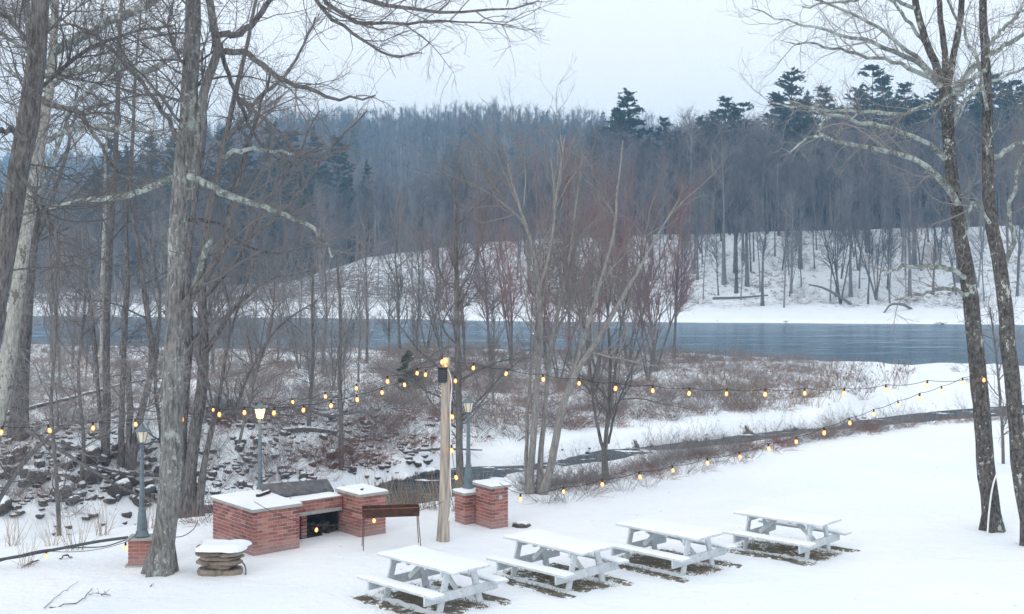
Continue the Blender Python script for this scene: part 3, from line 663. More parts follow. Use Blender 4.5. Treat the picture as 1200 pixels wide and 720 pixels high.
near_tree('maple_tree', 'big grey-barked tree with forked trunk right of the lamp on its brick base', 'tree', 22.2,
    [[(186, 672, 18), (190, 650, 15.5), (196, 600, 14.5), (201, 520, 14), (204, 400, 12.5), (207, 300, 11.5), (214, 200, 12), (222, 120, 11), (225, 40, 10), (228, -60, 9), (232, -220, 6)],
     [(222, 235, 7), (231, 165, 6.5), (243, 95, 6), (255, 60, 5.5), (248, 20, 5), (243, -40, 4.5), (235, -160, 3)]],
    [[(207, 378, 6), (226, 345, 5.5), (242, 325, 5), (256, 300, 4.5), (267, 268, 4, .3), (274, 230, 3, .5), (288, 180, 2.5, .8), (303, 130, 2, 1), (318, 80, 1.5, 1)],
     [(216, 365, 4.5), (228, 338, 4), (237, 308, 4), (243, 288, 3.8), (247, 280, 2.5)],
     [(222, 207, 4.5, -.3), (247, 218, 4.5, -.5), (270, 230, 4, -.8), (297, 241, 3.4, -1), (333, 253, 2.8, -1.2), (367, 268, 2, -1.4), (389, 302, 1.2, -1.5)],
     [(212, 200, 5, .2), (195, 212, 4.5, .5), (165, 224, 4, .8), (135, 231, 3.8, 1), (98, 237, 3.2, 1.2), (55, 241, 2.6, 1.4), (5, 246, 2, 1.6)],
     [(262, 184, 2.6, -.8), (282, 176, 2.4, -1), (310, 176, 2, -1.1), (345, 180, 1.3, -1.2)],
     [(254, 62, 4, -.2), (280, 61, 3.6, -.5), (305, 74, 3.2, -.8), (330, 92, 2.8, -1), (362, 104, 2.3, -1.2), (400, 116, 1.6, -1.3), (440, 112, 1, -1.3)],
     [(250, 40, 4, -.2), (285, 38, 3.5, -.6), (310, 12, 3, -.8), (345, -25, 2.4, -1), (380, -50, 2, -1)],
     [(228, -60, 5, -.2), (290, -70, 4.5, -1), (350, -45, 3.6, -1.6), (400, -12, 2.8, -2), (450, 6, 2.2, -2.2), (520, 12, 1.6, -2.3), (575, 14, 1.2, -2.4), (632, 1, .7, -2.5)],
     [(300, -68, 3, -1), (360, -22, 2.6, -1.4), (410, 22, 2.1, -1.6), (470, 30, 1.6, -1.7), (520, 26, 1.1, -1.8), (600, 30, .6, -1.9)],
     [(330, -50, 2.6, -1.2), (370, 0, 2.2, -1.4), (420, 45, 1.6, -1.6), (470, 66, 1.1, -1.8), (495, 62, .7, -1.8)],
     [(258, 50, 3, .4), (275, 110, 2.5, .6), (300, 160, 2, .8), (335, 190, 1.5, 1), (378, 170, 1, 1.1)],
     [(217, 170, 3, -.4), (190, 130, 2.6, -.6), (160, 90, 2.2, -.8), (120, 50, 1.6, -1), (70, 20, 1.2, -1)],
     [(212, 260, 2.5, .4), (250, 262, 2.2, .6), (290, 290, 1.8, .8), (330, 298, 1.3, .9), (375, 285, .8, 1)]],
    (34, (1.2, 3.2), 360, (.6, 1.9), 1900, (.25, .95), 3400, (.1, .45), .03, (52, 15), .45),
    M['bark_grey'], M['twig_dark'], M['bark_dark'], seed=101, pale_limbs=(1, 2, 3, 4))
near_tree('oak_tree', 'thick dark rough-barked trunk leaning up the left edge of the picture', 'tree', 18,
    [[(-60, 720, 22), (-48, 640, 18), (-32, 540, 16), (-16, 430, 14.5), (-1, 330, 13.5), (17, 230, 13), (32, 150, 13.5), (42, 80, 12.5), (48, 0, 11.5), (55, -100, 9), (62, -230, 5)]],
    [[(42, 112, 4, -.3), (66, 124, 3.2, -.4), (90, 131, 2.6, -.5), (108, 150, 2.2, -.5), (122, 178, 1.8, -.6), (142, 205, 1.3, -.7), (168, 222, .9, -.7)],
     [(30, 165, 4, -.4), (8, 150, 3.5, -.6), (-20, 168, 3, -.8), (-60, 190, 2.4, -1)],
     [(46, 10, 4, .3), (80, -30, 3.6, .5), (120, -60, 3, .8), (170, -50, 2.4, 1), (230, -20, 1.6, 1.2)],
     [(36, 115, 3.2, .3), (62, 90, 2.8, .6), (100, 62, 2.4, .8), (150, 40, 1.9, 1), (205, 30, 1.2, 1.2)],
     [(22, 200, 2.2, -.2), (55, 250, 2, -.4), (70, 285, 1.7, -.5), (95, 312, 1.3, -.6), (118, 330, .8, -.6)],
     [(44, 60, 3.2, -.2), (20, 30, 2.8, -.5), (-5, 10, 2.2, -.6), (-40, -10, 2, -.8)]],
    (20, (1, 2.6), 260, (.5, 1.7), 1500, (.25, .85), 3000, (.1, .4), .02, (55, 15), .45),
    M['bark_dark'], M['twig_dark'], seed=102)
near_tree('sycamore_tree', 'pale smooth-barked sycamore leaning behind the dark leftmost trunk', 'tree', 29.5,
    [[(-28, 600, 13), (-15, 540, 11.5), (2, 470, 10), (14, 390, 9), (26, 300, 8), (38, 230, 7.2), (50, 150, 6.5), (60, 90, 6), (64, 30, 5), (66, -60, 4), (70, -180, 3)]],
    [[(54, 103, 5), (75, 88, 5), (100, 79, 4.8), (125, 79, 4.5), (150, 81, 4.2, -.3), (172, 82, 3.8, -.6), (192, 74, 3.5, -.9), (215, 60, 3, -1.2), (236, 52, 2.5, -1.3)],
     [(62, 62, 6), (85, 50, 5.8), (110, 36, 5.6), (140, 18, 5), (170, 8, 4.6), (205, -18, 4)],
     [(52, 166, 3.4), (75, 155, 3.2), (105, 149, 3), (140, 152, 2.7), (165, 153, 2.2), (188, 160, 1.4)],
     [(40, 215, 3), (65, 175, 2.4), (90, 120, 2), (130, 85, 1.5), (170, 60, 1)],
     [(62, 40, 3.5), (40, 0, 3), (0, -40, 2.4)],
     [(60, 80, 3), (30, 60, 2.5), (0, 40, 2), (-30, 35, 1.5)]],
    (30, (1.5, 4), 280, (.7, 2.2), 1400, (.35, 1.1), 2400, (.15, .5), .02, (55, 15), .45),
    M['bark_pale'], M['twig_grey'], M['lichen_limb'], seed=103, pale_limbs=(0, 1, 2))
near_tree('oak_tree', 'dark straight trunk rising from the boulder pile near the left edge', 'tree', 37.5,
    [[(19, 560, 17), (20, 530, 13), (22, 480, 12), (25, 430, 10), (32, 350, 8), (37, 290, 7), (42, 200, 6), (40, 100, 5), (30, 0, 4), (20, -80, 3)]],
    [[(26, 420, 4), (10, 380, 3.2), (-10, 320, 2.5), (-25, 260, 2)], [(36, 300, 3), (60, 240, 2.6), (80, 170, 2), (92, 100, 1.4)]],
    (30, (1.6, 4.5), 220, (.7, 2.2), 900, (.35, 1.2), 0, None, .05, (50, 15), .3), M['bark_dark'], M['twig_dark'], seed=104)
near_tree('maple_tree', 'clump of slim dark stems rising from the rocks left of the lamp post', 'tree', 37,
    [[(134, 585, 8), (126, 560, 6), (125, 480, 5), (125, 400, 4.4), (128, 300, 4), (132, 230, 3.6), (137, 150, 3.2), (139, 60, 2.6), (145, -30, 2)],
     [(141, 585, 7), (142, 540, 4.2), (143, 480, 3.8), (146, 400, 3.2), (150, 330, 2.6), (148, 260, 2), (152, 190, 1.5)],
     [(150, 585, 8), (155, 540, 5), (164, 490, 4.6), (178, 420, 3.8), (170, 350, 3.4), (162, 290, 3), (154, 240, 2.6), (156, 150, 2.2), (160, 70, 1.6), (166, 0, 1.2)],
     [(137, 575, 5), (121, 520, 3), (116, 470, 2.6), (112, 410, 2), (104, 340, 1.5)],
     [(152, 585, 6), (151, 520, 4.2), (152, 470, 4), (150, 430, 3.2)]],
    [], (44, (1.2, 3.4), 220, (.6, 2), 900, (.3, 1.1), 900, (.15, .5), .03, (55, 14), .22), M['bark_dark'], M['twig_dark'], seed=105)
near_tree('maple_tree', 'dark twin-stemmed tree directly behind the big grey forked tree', 'tree', 32,
    [[(222, 605, 14), (222, 560, 10), (230, 500, 9.5), (238, 440, 9), (238, 380, 8), (236, 330, 7), (243, 260, 6), (262, 170, 4.8), (276, 110, 4), (290, 50, 3.2), (306, -30, 2.2)],
     [(214, 605, 11), (213, 540, 7), (216, 470, 6.5), (222, 400, 6), (220, 320, 5), (228, 240, 4.2), (240, 160, 3), (236, 60, 2)],
     [(232, 600, 8), (240, 540, 5), (256, 470, 3), (268, 400, 2.2), (290, 330, 1.6), (322, 260, 1)]],
    [[(238, 420, 3.5), (262, 380, 3), (290, 345, 2.4), (330, 322, 1.8), (372, 318, 1)], [(242, 480, 3), (290, 482, 2.6), (340, 480, 2.2), (390, 486, 1.6), (430, 482, 1)],
     [(236, 350, 3), (280, 300, 2.4), (310, 240, 2), (345, 190, 1.4), (375, 130, 1)], [(262, 170, 3), (300, 120, 2.4), (340, 80, 1.8), (370, 20, 1.2)], [(275, 110, 2.6), (320, 150, 2.2), (370, 190, 1.5), (410, 170, 1)],
     [(238, 300, 2.6), (300, 275, 2), (350, 225, 1.6), (400, 160, 1.1), (430, 130, .8)]],
    (36, (1.2, 3.6), 260, (.7, 2.0), 1100, (.3, 1.1), 1400, (.15, .5), .08, (44, 14), .3), M['bark_dark'], M['twig_grey'], seed=106)
near_tree('maple_tree', 'lichen-flecked bare tree at right with a white pipe leaning on its foot', 'tree', 25.8,
    [[(1164, 622, 15), (1161, 600, 12.5), (1156, 550, 12), (1150, 480, 11.5), (1142, 400, 11), (1135, 335, 10.5), (1124, 270, 9), (1115, 200, 8.5), (1110, 140, 8.5), (1107, 98, 8)],
     [(1108, 110, 6), (1100, 85, 5.6), (1086, 50, 5), (1076, 18, 4.6), (1068, -30, 4), (1052, -130, 2.5)],
     [(1109, 105, 5), (1107, 60, 4.2), (1102, 20, 3.8), (1100, -30, 3.4), (1104, -120, 2)],
     [(1110, 105, 5), (1118, 62, 4.6), (1126, 18, 4.2), (1128, -30, 3.8), (1140, -140, 2)]],
    [[(1102, 102, 3.6, -.2), (1082, 78, 3.2, -.4), (1050, 60, 2.8, -.6), (1015, 48, 2.3, -.8), (975, 40, 1.8, -1), (930, 28, 1.2, -1.1), (880, 10, .6, -1.2)],
     [(1098, 95, 3, -.2), (1070, 62, 2.6, -.4), (1040, 40, 2.2, -.5), (1000, 18, 1.7, -.6), (950, -4, 1.2, -.7), (905, -20, .8, -.8)],
     [(1094, 92, 2.8, .1), (1050, 74, 2.2, .2), (1000, 62, 1.8, .2), (955, 52, 1.3, .2), (925, 50, .8, .2)],
     [(1100, 116, 3, .3), (1070, 132, 2.6, .4), (1035, 134, 2.2, .5), (1000, 130, 1.8, .6), (960, 128, 1.3, .7), (925, 118, .8, .7)],
     [(1108, 186, 3.4, -.3), (1088, 168, 3, -.5), (1055, 154, 2.8, -.7), (1020, 146, 2.5, -.9), (985, 139, 2.1, -1), (945, 128, 1.5, -1.1), (900, 120, .9, -1.2)],
     [(1122, 240, 4.2, -.3), (1105, 212, 3.8, -.5), (1085, 194, 3.3, -.7), (1055, 182, 3, -.9), (1020, 174, 2.6, -1), (985, 167, 2.2, -1.1), (955, 160, 1.6, -1.2), (925, 180, .9, -1.2)],
     [(968, 164, 1.8, -1.1), (960, 152, 1.7, -1.1), (966, 142, 1.4, -1.1), (955, 122, .8, -1.1)], [(975, 164, 1.5, -1.1), (990, 148, 1.4, -1.1), (1004, 134, .9, -1.1)],
     [(1130, 325, 3.6, -.2), (1112, 316, 3, -.3), (1085, 312, 2.6, -.4), (1055, 314, 2.1, -.5), (1038, 321, 1.2, -.5)],
     [(1134, 345, 2.6, -.2), (1115, 338, 2.3, -.3), (1090, 342, 1.9, -.4), (1062, 348, 1.4, -.4), (1048, 352, .8, -.4)],
     [(1118, 115, 4, .2), (1140, 82, 3.6, .3), (1165, 62, 3, .4), (1200, 40, 2.2, .5)], [(1112, 150, 2.6, .3), (1140, 110, 2.2, .4), (1180, 88, 1.8, .5), (1220, 70, 1.2, .6)],
     [(1072, 10, 2.6, -.2), (1040, -5, 2, -.3), (990, 0, 1.4, -.4), (940, 8, .9, -.5)], [(1088, 55, 2.4, .2), (1060, 20, 2, .3), (1030, -20, 1.5, .4)]],
    (12, (.9, 2.4), 190, (.5, 1.6), 900, (.22, .8), 1300, (.1, .35), .07, (48, 14), .55), M['bark_speck'], M['twig_grey'], M['lichen_limb'], seed=107, pale_limbs=(0, 2, 4, 5, 6, 7))
near_tree('maple_tree', 'slim lichen-flecked bare tree at the right edge of the picture', 'tree', 24.3,
    [[(1209, 645, 12), (1204, 610, 10.5), (1194, 540, 10.5), (1188, 470, 10.2), (1181, 400, 10), (1173, 320, 9.5), (1161, 255, 8.5), (1157, 190, 7.6), (1157, 120, 7), (1154, 60, 6), (1152, 0, 5), (1149, -100, 3.5), (1145, -220, 2)]],
    [[(1158, 190, 3.2, .2), (1178, 178, 2.8, .3), (1205, 162, 2.2, .4), (1240, 140, 1.5, .5)], [(1156, 82, 2.8, -.2), (1138, 94, 2.4, -.3), (1118, 110, 2, -.4), (1095, 125, 1.2, -.5)],
     [(1176, 315, 3.6, .4), (1186, 290, 3, .5), (1184, 240, 2.6, .6), (1196, 190, 2, .7), (1215, 130, 1.4, .8)], [(1155, 60, 2.6, .2), (1175, 35, 2.2, .3), (1205, 10, 1.6, .4)], [(1160, 262, 2, -.2), (1140, 238, 1.7, -.4), (1132, 262, 1.3, -.5), (1130, 290, .8, -.5)],
     [(1157, 130, 2.4, -.2), (1140, 60, 2, -.3), (1120, 20, 1.6, -.4), (1100, -30, 1, -.5)]],
    (12, (.8, 2), 130, (.5, 1.4), 600, (.22, .8), 900, (.1, .35), .07, (48, 14), .5), M['bark_speck'], M['twig_grey'], M['lichen_limb'], seed=108)
near_tree('maple_tree', 'pale many-stemmed tree fanning upward behind the tall brick pillar', 'tree', 29.8,
    [[(622, 588, 5.5), (622, 560, 4.6), (626, 500, 4), (630, 440, 3.6), (633, 373, 3.3), (630, 323, 2.8), (618, 270, 2.2), (600, 215, 1.6), (588, 165, .9)],
     [(632, 588, 5), (634, 530, 3.4, .2), (640, 470, 3, .3), (647, 400, 2.8, .3), (657, 350, 2.4, .4), (667, 300, 1.9, .5), (675, 240, 1.4, .6), (682, 180, .9, .7)],
     [(634, 588, 6, -.2), (646, 545, 4.8, -.3), (658, 480, 4.4, -.4), (675, 437, 3.8, -.5), (700, 400, 3, -.6), (724, 358, 2.4, -.7), (744, 325, 1.9, -.8), (768, 280, 1.4, -.9), (795, 235, .8, -1)],
     [(672, 442, 3.2, -.5), (688, 385, 2.8, -.4), (706, 322, 2.3, -.3), (718, 280, 1.8, -.2), (723, 230, 1.4, -.1), (730, 165, .8, 0)],
     [(618, 586, 3.6, .3), (617, 520, 2.4, .4), (619, 470, 2.2, .5), (626, 400, 1.8, .5), (642, 320, 1.5, .6), (650, 240, 1.2, .6), (645, 180, .8, .6)],
     [(632, 340, 2.2), (645, 290, 1.9), (652, 230, 1.5), (662, 160, .9)]],
    [], (36, (1.2, 3.4), 240, (.8, 2.0), 900, (.4, 1.1), 1000, (.2, .5), .14, (32, 9), .34), M['bark_smooth'], M['twig_pale'], M['bark_smooth'], seed=109)
near_tree('maple_tree', 'slender grey tree of several upright stems at the lawn edge behind the tables', 'tree', 32,
    [[(711, 572, 4.08), (709, 530, 3.13), (712, 490, 2.45), (715, 430, 2.04, .2), (712, 370, 1.50, .2), (705, 300, 0.95, .2)], [(709, 535, 2.31), (698, 490, 1.90), (692, 440, 1.50), (684, 380, 1.09), (670, 320, 0.68)],
     [(712, 500, 2.31), (718, 460, 1.90), (725, 400, 1.63), (735, 350, 1.29), (748, 300, 0.82)], [(713, 520, 1.77, .3), (722, 480, 1.50, .3), (742, 430, 1.22, .4), (760, 390, 0.82, .4), (790, 350, 0.54, .4)]],
    [], (40, (.9, 2.6), 200, (.5, 1.4), 700, (.25, .8), 0, None, .1, (42, 10), .25), M['bark_thin'], M['twig_grey'], seed=110)
near_tree('maple_tree', 'straight slim sapling with spreading side twigs just right of the light pole', 'tree', 30.5,
    [[(540, 590, 5.5), (539, 560, 5), (538, 480, 4.2), (536, 400, 3.6), (535, 330, 3), (534, 270, 2.2), (532, 210, 1.2)]],
    [], (46, (.9, 2.9), 240, (.5, 1.4), 800, (.25, .8), 0, None, .09, (58, 10), .2), M['bark_thin'], M['twig_grey'], seed=111)
for k, (pts, Yd, lab) in enumerate([
    ([(70, 640, 3), (66, 560, 2.6), (60, 470, 2.2), (66, 380, 1.8), (58, 290, 1.2), (62, 220, .8)], 33, 'thin dark stem between the leftmost trunks and the stem clump'),
    ([(92, 600, 3), (98, 520, 2.4), (92, 440, 2), (100, 350, 1.6), (96, 270, 1)], 36, 'slim wavering stem just left of the clump of dark stems'),
    ([(-10, 600, 3.4), (30, 540, 2.8), (75, 500, 2.2), (130, 490, 1.6), (190, 470, 1)], 30, 'low sapling bent over the boulders at the left edge'),
    ([(196, 600, 3), (190, 520, 2.6), (182, 440, 2.1), (188, 360, 1.6), (176, 280, 1)], 38, 'thin stem left of the grey forked tree behind the lamp'),
    ([(262, 560, 2.6), (272, 500, 2.2), (296, 430, 1.8), (330, 380, 1.3), (372, 352, .8)], 41, 'slanting thin stem between the forked tree and the lit lamp')]):
    near_tree('sapling', lab, 'sapling', Yd, [pts], [], (26, (.8, 2.4), 150, (.5, 1.4), 500, (.25, .8), 500, (.1, .4), .04, (52, 14), .12), M['bark_thin'], M['twig_grey'], seed=150 + k, sides=7)
for k, (bx, by, Yd, pts, lab) in enumerate([
    (122, 470, 44, [(121, 500, 3.4), (120, 420, 3.2), (120, 340, 2.8), (122, 270, 2.4), (124, 190, 1.8), (128, 120, 1)], 'pale-barked birch stem behind the dark clump at left'),
    (395, 500, 40, [(400, 545, 3.4), (400, 500, 3), (398, 440, 2.4), (399, 380, 2), (396, 310, 1.3)], 'dark thin sapling in the brush behind the brick barbecue'),
    (366, 500, 42, [(360, 522, 3), (364, 470, 2.6), (367, 420, 2.2), (366, 350, 1.7), (370, 290, 1)], 'thin sapling left of the darker one behind the brick barbecue'),
    (1178, 560, 34, [(1176, 520, 2), (1172, 470, 1.7), (1168, 420, 1.4), (1160, 360, 1)], 'thin whip growing between the two flecked trees at right'),
    (275, 590, 30, [(280, 520, 2), (300, 440, 1.8), (318, 380, 1.4), (322, 330, 1)], 'thin slanting sapling right of the big grey forked tree')]):
    near_tree('birch_tree' if k == 0 else 'sapling', lab, 'tree' if k == 0 else 'sapling', Yd, [pts], [], (22, (.6, 1.9), 110, (.4, 1.1), 380, (.2, .7), 0, None, .06, (48, 12), .2), M['bark_pale'] if k == 0 else M['bark_thin'], M['twig_grey'], seed=130 + k, sides=7)

# ---------------------------------------------------------------- brush, weeds and rocks
def shrub_mesh(name, n, h, spread, m, seed, br=3, r=.006, arch=.0, heads=0, hm=None, ns=7):
    g = np.random.default_rng(seed); a = g.uniform(0, 6.283, n); q = g.uniform(0, .18, n) * (1 + spread)
    d = np.stack([np.cos(a) * spread, np.sin(a) * spread, np.ones(n)], 1) * g.uniform(.5, 1, (n, 1)) + g.normal(0, .12, (n, 3)); d /= np.linalg.norm(d, axis=1, keepdims=True)
    K = 6; P = np.empty((n, K, 3)); P[:, 0] = np.stack([np.cos(a) * q, np.sin(a) * q, np.full(n, -.05)], 1); L = h * g.uniform(.5, 1.1, n)
    for s in range(1, K):
        d[:, 2] -= arch; d += g.normal(0, .09, (n, 3)); d /= np.linalg.norm(d, axis=1, keepdims=True); P[:, s] = P[:, s - 1] + d * (L / (K - 1))[:, None]
    Rr = r * np.linspace(1, .5, K)[None].repeat(n, 0)
    parts = [tubes(P, Rr, 3)]
    if br:
        b = grow(P, Rr, n * br, .25, 1, (35, 12), (h * .15, h * .4), .01, 4, .05, .3, r * .6, .3, rng=g); parts.append(tubes(*b, 3))
        c = grow(*b, n * br, .2, 1, (35, 12), (h * .08, h * .2), .01, 3, .05, .3, r * .5, .3, rng=g); parts.append(tubes(*c, 3))
    v, qd = join(parts); mats = [m]; nb = len(qd)
    if heads:
        tv, tq = tufts(P[:, -3:], heads, .07, g, .3, 1.0); v, qd = join([(v, qd), (tv, tq)]); mats.append(hm)
    me = mesh_from(name, v, qd, mats, False); mi = np.zeros(len(qd), np.int32); mi[nb:] = 1 if heads else 0; me.polygons.foreach_set('material_index', mi); return me
shr = [shrub_mesh('shrub', 22, 1.3, .9, M['twig_grey'], 1), shrub_mesh('shrub', 26, 1.1, 1.2, M['shrub_brown'], 2, arch=.08), shrub_mesh('shrub', 24, 1.0, 1.1, M['shrub_red'], 3, arch=.12),
       shrub_mesh('weeds', 16, 1.1, .3, M['weed_tan'], 4, br=1, heads=90, hm=M['shrub_brown']), shrub_mesh('weeds', 22, .8, .5, M['shrub_brown'], 5, br=1, heads=70, hm=M['shrub_brown']),
       shrub_mesh('reeds', 20, .9, .25, M['weed_tan'], 6, br=0), shrub_mesh('shrub', 16, 1.9, .6, M['twig_grey'], 8, br=5), shrub_mesh('leafy_shrub', 20, .9, 1.1, M['shrub_red'], 9, arch=.1, heads=160, hm=M['leaf_dead'])]
srcS = [None] * 8
def plant(v, x_, y_, z, lab, s=1, grp=None, name='shrub'):
    p = hit(x_, y_)
    o = place(name, shr[v], p[0], p[1], lab, 'shrub' if name == 'shrub' else 'weeds', grp, s)
    if srcS[v] is None: srcS[v] = o
    return o
plant(6, 556, 500, -1, 'upright brown shrub on the flood plain just right of the light pole')
for x_, y_ in ((842, 470), (860, 475), (905, 455), (935, 462), (965, 458), (985, 455), (1000, 452), (1020, 458), (1045, 455), (975, 470), (1010, 470), (890, 468), (925, 478), (955, 478), (1060, 452), (830, 480)):
    plant(int(R.choice([3, 3, 4])), x_, y_, -1.8, 'tall tan seed-headed weeds in the snow at the right of the flood plain', R.uniform(.9, 1.6), 'seed-headed weeds', 'weeds')
for x_, y_ in ((985, 462), (1000, 462), (845, 476)): plant(6, x_, y_, -1.8, 'upright brown shrub among the seed-headed weeds', 1.0, 'shrubs among the weeds')
for x_ in range(432, 560, 9): plant(5, x_ + R.uniform(-3, 3), 598 + R.uniform(-3, 3), -.1, 'dry tan reed tuft along the lawn edge behind the rusty grill', R.uniform(.7, 1.05), 'reed tufts at the lawn edge', 'reeds')
plant(7, 368, 545, -1.3, 'low shrub with rust-red dead leaves on the bank behind the barbecue', 1.3); plant(7, 385, 535, -1.2, 'rust-leaved shrub on the bank, nearer the pole of the two', 1.3)
for k in range(26): plant(int(R.choice([2, 7, 2, 0])), R.uniform(395, 512), R.uniform(492, 548), -1.2, 'rust-red twiggy shrub on the bank between the lit lamp and the light pole', R.uniform(.6, 1.1), 'rust-red shrubs left of the pole')
plant(2, 250, 615, -.3, 'small reddish shrub between the grey forked tree and the barbecue', .8); plant(1, 232, 612, -.3, 'low brown twig bush beside the foot of the grey forked tree', .8)
for x_, y_ in ((730, 577), (760, 572), (800, 556), (822, 552), (840, 545), (862, 542), (880, 537), (905, 528), (925, 524), (945, 519), (960, 514), (985, 508), (780, 562), (690, 582), (640, 590), (665, 588), (850, 535), (890, 528), (1005, 502)):
    plant(int(R.choice([0, 1, 2])), x_, y_, -.2, 'low brown brush along the lawn edge under the sagging light string', R.uniform(.45, .8), 'brush along the lawn edge')
for x_, y_ in ((30, 665), (62, 640), (90, 645), (15, 640), (120, 628), (175, 620)): plant(5, x_, y_, 0, 'few thin bent stalks by the dark cable at left', R.uniform(.6, 1.0), 'thin stalks by the cable', 'weeds')
while None in srcS:
    k = srcS.index(None); plant(k, 600 + 17 * k, 470, -1.3, 'brown brush clump on the flood plain past the light pole', 1, 'brush clumps of the flood plain')
plant(4, 480, 470, -1.2, 'low brown weeds left of the light pole', 1, None, 'weeds')
# the thicket of the flood plain
def reject(n, fn):
    o = []
    while len(o) < n:
        y = 30 + 80 * R.random(4000) ** 1.1; x = R.uniform(-.44, .44, 4000) * y
        z, dE_, dC_, par_, w_, yn_, yf_ = terrain(x, y); k = fn(x, y, dE_, dC_, w_, yn_) & (R.random(4000) < 1)
        o += list(np.c_[x, y, z][k])
    return np.array(o[:n])
pl_fn = lambda x, y, dE_, dC_, w_, yn_: (dC_ > w_ + np.where(x < -1, 1.0, 1.3)) & (y < yn_ - 2.5) & (R.random(len(x)) < np.clip(1 / (1 + np.exp((x - 14 - (y - 52) * .17) / 1.8)), .06, 1)) & (vnoise(x, y, 5, 31) > R.uniform(-.6, .15, len(x))) & ((x / y > -.10) | (R.random(len(x)) < .4))
p = reject(3100, pl_fn); n = len(p); vid = R.choice(8, n, p=[.3, .2, .15, .08, .13, .02, .04, .08])
scatter_stuff('thicket', p, R.uniform(0, 6.28, n), R.uniform(.4, .95, n), vid, srcS)
bf = lambda x, y, dE_, dC_, w_, yn_: (dC_ > w_ + .2) & (dC_ < w_ + 5.5) & (x < -2)
p = reject(170, bf); n = len(p); scatter_stuff('bank_brush', p, R.uniform(0, 6.28, n), R.uniform(.4, .9, n), R.choice([0, 1, 6, 2], n), srcS)
edge_fn = lambda x, y, dE_, dC_, w_, yn_: (dE_ > .15) & (dC_ < -w_ - 1.0) & (x > -1.5) & (x < 17) & (dE_ < 1.9 + .9 * vnoise(x, y, 2, 5) - .03 * x)
p = reject(260, edge_fn); n = len(p)
scatter_stuff('edge_brush', p, R.uniform(0, 6.28, n), R.uniform(.28, .6, n), R.choice([0, 1, 6, 2], n), srcS)
foot_fn = None
y = R.uniform(163, 215, 500); x = R.uniform(-.42, .42, 500) * y; k = y - np.interp(x, FAR[:, 0], FAR[:, 1]) > 14
p = np.c_[x, y, gz(x, y)][k]; n = len(p); scatter_stuff('far_bank_brush', p, R.uniform(0, 6.28, n), R.uniform(.8, 2.0, n), R.choice([0, 1, 6], n), srcS)

def rock_mesh(seed, flat=.7, sub=2):
    g = np.random.default_rng(seed); bm = bmesh.new(); bmesh.ops.create_icosphere(bm, subdivisions=sub, radius=.5)
    cuts = [(Vector(g.normal(size=3)).normalized(), g.uniform(.28, .42)) for _ in range(9)]
    for v in bm.verts:
        for nrm, dd in cuts:
            e = v.co.dot(nrm) - dd
            if e > 0: v.co -= nrm * e * .9
        v.co += v.co.normalized() * mnoise.noise(v.co * 5 + Vector((seed, 0, 0))) * .04; v.co.z *= flat
    me = bpy.data.meshes.new('rock'); bm.to_mesh(me); bm.free(); me.materials.append(M['rock']); me.shade_smooth(); return me
rocks = [rock_mesh(k, R.uniform(.5, .85)) for k in range(7)]
srcR = []; cnt = 0
while cnt < 190:
    if cnt < 130: x_, y_ = R.uniform(-20, 245), R.uniform(520, 600)
    else: x_, y_ = R.uniform(245, 430), R.uniform(485, 585)
    p = hit(x_, y_)
    z, a, c, _, w, _, _ = terrain(np.array([p[0]]), np.array([p[1]]))
    if c[0] < w[0] - .2: continue
    big = cnt < 130
    s = R.choice([.22, .32, .45, .6, .85]) * R.uniform(.8, 1.2) if big and x_ < 215 else R.uniform(.18, .5)
    if big and y_ < 545: s *= .6
    o = place('boulder' if big else 'rock', rocks[int(R.integers(7))], p[0], p[1], ('dark jagged boulder in the rock pile at left across the frozen creek' if big else 'snow-capped stone on the rubbly bank behind the barbecue'), 'rock', 'boulders of the left rock pile' if big else 'stones of the rubbly bank', s, dz=.12 * s)
    o.rotation_euler = (R.uniform(-.9, .9), R.uniform(-.9, .9), R.uniform(0, 6.28)); o.scale = (s, s * R.uniform(.6, 1), s * R.uniform(.8, 1.25)); cnt += 1
    if len(srcR) < 7 and not any(q.data == o.data for q in srcR): srcR.append(o)
y = R.uniform(33, 47, 5000); x = R.uniform(-.42, -.06, 5000) * y; z, _, c, _, w, _, _ = terrain(x, y)
k = (c > w) & (c < np.interp(x, [-18, -8, -3], [7, 9, 5])) & (vnoise(x, y, 2, 33) > -.2); p = np.c_[x, y, z][k][:900]; n = len(p)
scatter_stuff('bank_rubble', p, R.uniform(0, 6.28, n), R.uniform(.1, .34, n), R.integers(0, 7, n), srcR)
p = np.c_[R.uniform(15, 26, 120), R.uniform(50, 66, 120)]; z, e, c, _, w, _, _ = terrain(p[:, 0], p[:, 1]); k = (np.abs(np.abs(c) - w) < .9); p = np.c_[p, z][k]; n = len(p)
scatter_stuff('creek_mouth_stones', p, R.uniform(0, 6.28, n), R.uniform(.15, .4, n), R.integers(0, 7, n), srcR)
yq = R.uniform(36, 58, 9000); xq = R.uniform(-5, 14, 9000); z, e, c, pr_, w, _, _ = terrain(xq, yq); k = (np.abs(np.abs(c) - w - .1) < .28) & (vnoise(xq, yq, 1.6, 44) > -.1); p = np.c_[xq, yq, z - .05][k][:70]; n = len(p)
scatter_stuff('creek_edge_stones', p, R.uniform(0, 6.28, n), R.uniform(.1, .26, n), R.integers(0, 7, n), srcR)
for x_, y_, s, lab in ((612, 617, .42, 'small dark stone in the snow just right of the tall brick pillar'), (208, 0, 0, ''), (470, 567, 1.1, 'flat dark rock at the creek bend left of the light pole'), (500, 560, .9, 'dark rock on the creek bank right beside the pole'), (1090, 476, .7, 'dark stone sticking out of the creek mouth at right')):
    if s:
        p = hit(x_, y_); place('rock', rocks[3], p[0], p[1], lab, 'rock', None, s)
